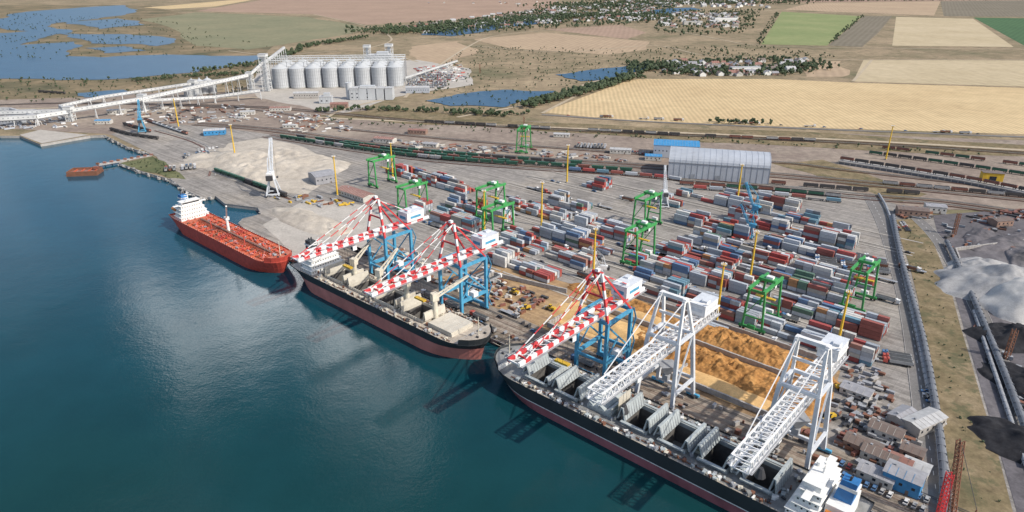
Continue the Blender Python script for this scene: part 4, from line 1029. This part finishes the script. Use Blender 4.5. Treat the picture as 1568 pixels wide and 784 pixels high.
def sca(px,n): return scatter([tuple(p[:2]) for p in gp(px)],n)
trees('tree_belt',belt_pts([(800,166),(880,145),(965,121)],14,330),7,13)
trees('tree_belt',belt_pts([(480,172),(560,168),(660,172),(800,176)],10,150),4,9)
trees('tree_belt',belt_pts([(985,100),(1040,110),(1100,112),(1180,110),(1240,100)],50,520),7,13)
trees('tree_belt',belt_pts([(960,122),(985,104),(1100,96),(1200,92)],25,240),6,12)
trees('tree_belt',belt_pts([(300,112),(400,100),(470,72),(560,58)],18,300),6,12)
trees('tree_belt',belt_pts([(200,125),(300,118),(400,112)],16,130),4,9)
trees('tree_belt',belt_pts([(560,48),(640,50),(760,34),(900,24),(1000,26)],110,1600),9,17,3)
trees('tree_belt',sca([(570,42),(700,34),(880,8),(1040,4),(1010,38),(860,44),(700,58)],1300),9,17,3)
trees('tree_belt',belt_pts([(860,12),(1000,5),(1180,4)],260,1300),10,19,3)
trees('tree_belt',belt_pts([(1160,70),(1190,20)],10,80),6,11,3); trees('tree_belt',sca([(1000,50),(1010,18),(1170,16),(1150,50),(1080,60)],520),8,15,3)
trees('tree_belt',belt_pts([(1268,70),(1320,25)],8,70),6,11,3); trees('tree_belt',belt_pts([(1190,192),(1090,188)],8,26),5,9)
trees('tree_belt',belt_pts([(700,175),(780,178)],10,40),5,9); trees('tree_belt',belt_pts([(1200,3),(1568,0)],60,300),8,14,3)
trees('bush_scatter',sca([(610,165),(640,120),(720,72),(1000,75),(960,120),(820,165),(700,178)],620),2,6,3)
trees('bush_scatter',sca([(-50,122),(200,120),(400,105),(390,150),(-50,160)],380),2,6,3)
trees('bush_scatter',sca([(0,20),(250,30),(420,75),(250,85),(0,95)],420),3,7,3)
trees('bush_scatter',sca([(990,75),(1160,70),(1300,90),(1240,118),(1000,118)],420),3,8,3)
trees('bush_scatter',sca([(480,180),(900,205),(1500,232),(1500,238),(900,212),(500,192)],140),2,5,3)
trees('bush_scatter',sca([(1378,340),(1410,340),(1468,500),(1545,780),(1470,780),(1420,530)],90),.8,2,3)
trees('bush_scatter',sca([(190,249),(235,241),(262,257),(280,274),(255,270)],50),1,3,3)
# village houses
HM=[]
for wc,rc in(('plaster','roof_red'),('plaster','roof_asb'),('brick','roof_grey'),('ship_white','roof_asb'),('ship_white','roof_brown')):
    mm=MB(); gable(mm,12,9,3.6,3,wc,rc); mm.box(3,1.5,6.2,.8,.8,1.6,'brick'); HM.append(mm.mesh('village_house'))
def village(px,n,rot,s=1):
    for x,y in sca(px,n): place(random.choice(HM),'village_house',(x,y,.2),rot+random.choice([0,1.57]),random.uniform(.8,1.3)*s)
village([(600,42),(640,52),(760,44),(900,34),(1000,32),(1000,12),(880,10)],330,.1,1.4); village([(900,12),(1180,14),(1150,1),(950,0)],140,.3,1.7)
village([(1020,22),(1130,22),(1130,45),(1000,42)],90,0,1.5); village([(1000,98),(1060,95),(1240,92),(1240,115),(1100,118),(1010,115)],80,.1,1.25); village([(650,5),(900,2),(850,12)],20,.1)
building('apartment_block',1140,112,60,14,12,.6,'ship_white','roof_asb',.1); building('apartment_block',1110,34,90,20,16,.6,'ship_white','roof_asb',.1); building('apartment_block',1060,38,70,20,12,.6,'plaster','roof_asb',.1)
for u,v in((735,112),(1460,360),(1540,550),(802,200)):
    m=MB(); m.truss((0,0,0),(0.01,0,18),2,2,6,.25,'rust'); p=G(u,v); m.obj('lattice_tower',(p.x,p.y,z))

# ---------------------------------------------------------------- light, sky, camera
to_sun=Vector((.87,-.48,0)).normalized()*math.cos(math.radians(41)); to_sun.z=math.sin(math.radians(41))
sd=bpy.data.lights.new('sun','SUN'); sd.energy=4.3; sd.angle=math.radians(.8); sd.color=(1,.93,.82)
so=bpy.data.objects.new('sun',sd); so.rotation_euler=to_sun.to_track_quat('Z','Y').to_euler(); so.location=(0,0,500); sc.collection.objects.link(so)
w=bpy.data.worlds.new('World'); sc.world=w; w.use_nodes=True; nt=w.node_tree; bg=nt.nodes['Background']
sky=N(nt,'ShaderNodeTexSky',sky_type='NISHITA'); sky.sun_disc=False; sky.sun_elevation=math.radians(41); sky.sun_rotation=math.atan2(.87,-.48)
sky.air_density=1.0; sky.dust_density=1.8
tc=N(nt,'ShaderNodeTexCoord').outputs['Generated']
cd=N(nt,'ShaderNodeVectorMath',operation='DISTANCE'); D0=Vector((-.235,.86,.50)).normalized()
wn=N(nt,'ShaderNodeTexNoise'); wn.inputs['Scale'].default_value=8; wn.inputs['Detail'].default_value=7; wn.inputs['Distortion'].default_value=.6; nt.links.new(tc,wn.inputs['Vector'])
nt.links.new(tc,cd.inputs[0]); cd.inputs[1].default_value=D0
ma=N(nt,'ShaderNodeMath',operation='MULTIPLY_ADD'); nt.links.new(wn.outputs['Fac'],ma.inputs[0]); ma.inputs[1].default_value=1.1; nt.links.new(cd.outputs['Value'],ma.inputs[2])
cl=ramp(nt,ma.outputs[0],[(.50,(1,1,1)),(.73,(0,0,0))])
c2=ramp(nt,noise_node(nt,tc,3.3,6,.6),[(.56,(0,0,0)),(.7,(.4,.4,.4))])
col=mix(nt,c2,sky.outputs['Color'],(14,14.5,15.5))
col=mix(nt,cl,col,(46,46,46))
nt.links.new(col,bg.inputs['Color']); bg.inputs['Strength'].default_value=.15
cam=bpy.data.cameras.new('camera'); co=bpy.data.objects.new('camera',cam); sc.collection.objects.link(co)
co.location=(0,0,CH); co.rotation_euler=(math.pi/2-PITCH,0,0); cam.lens=24; cam.sensor_width=36; cam.clip_start=1; cam.clip_end=60000
sc.camera=co
sc.view_settings.view_transform='Standard'; sc.view_settings.look='None'; sc.view_settings.exposure=0
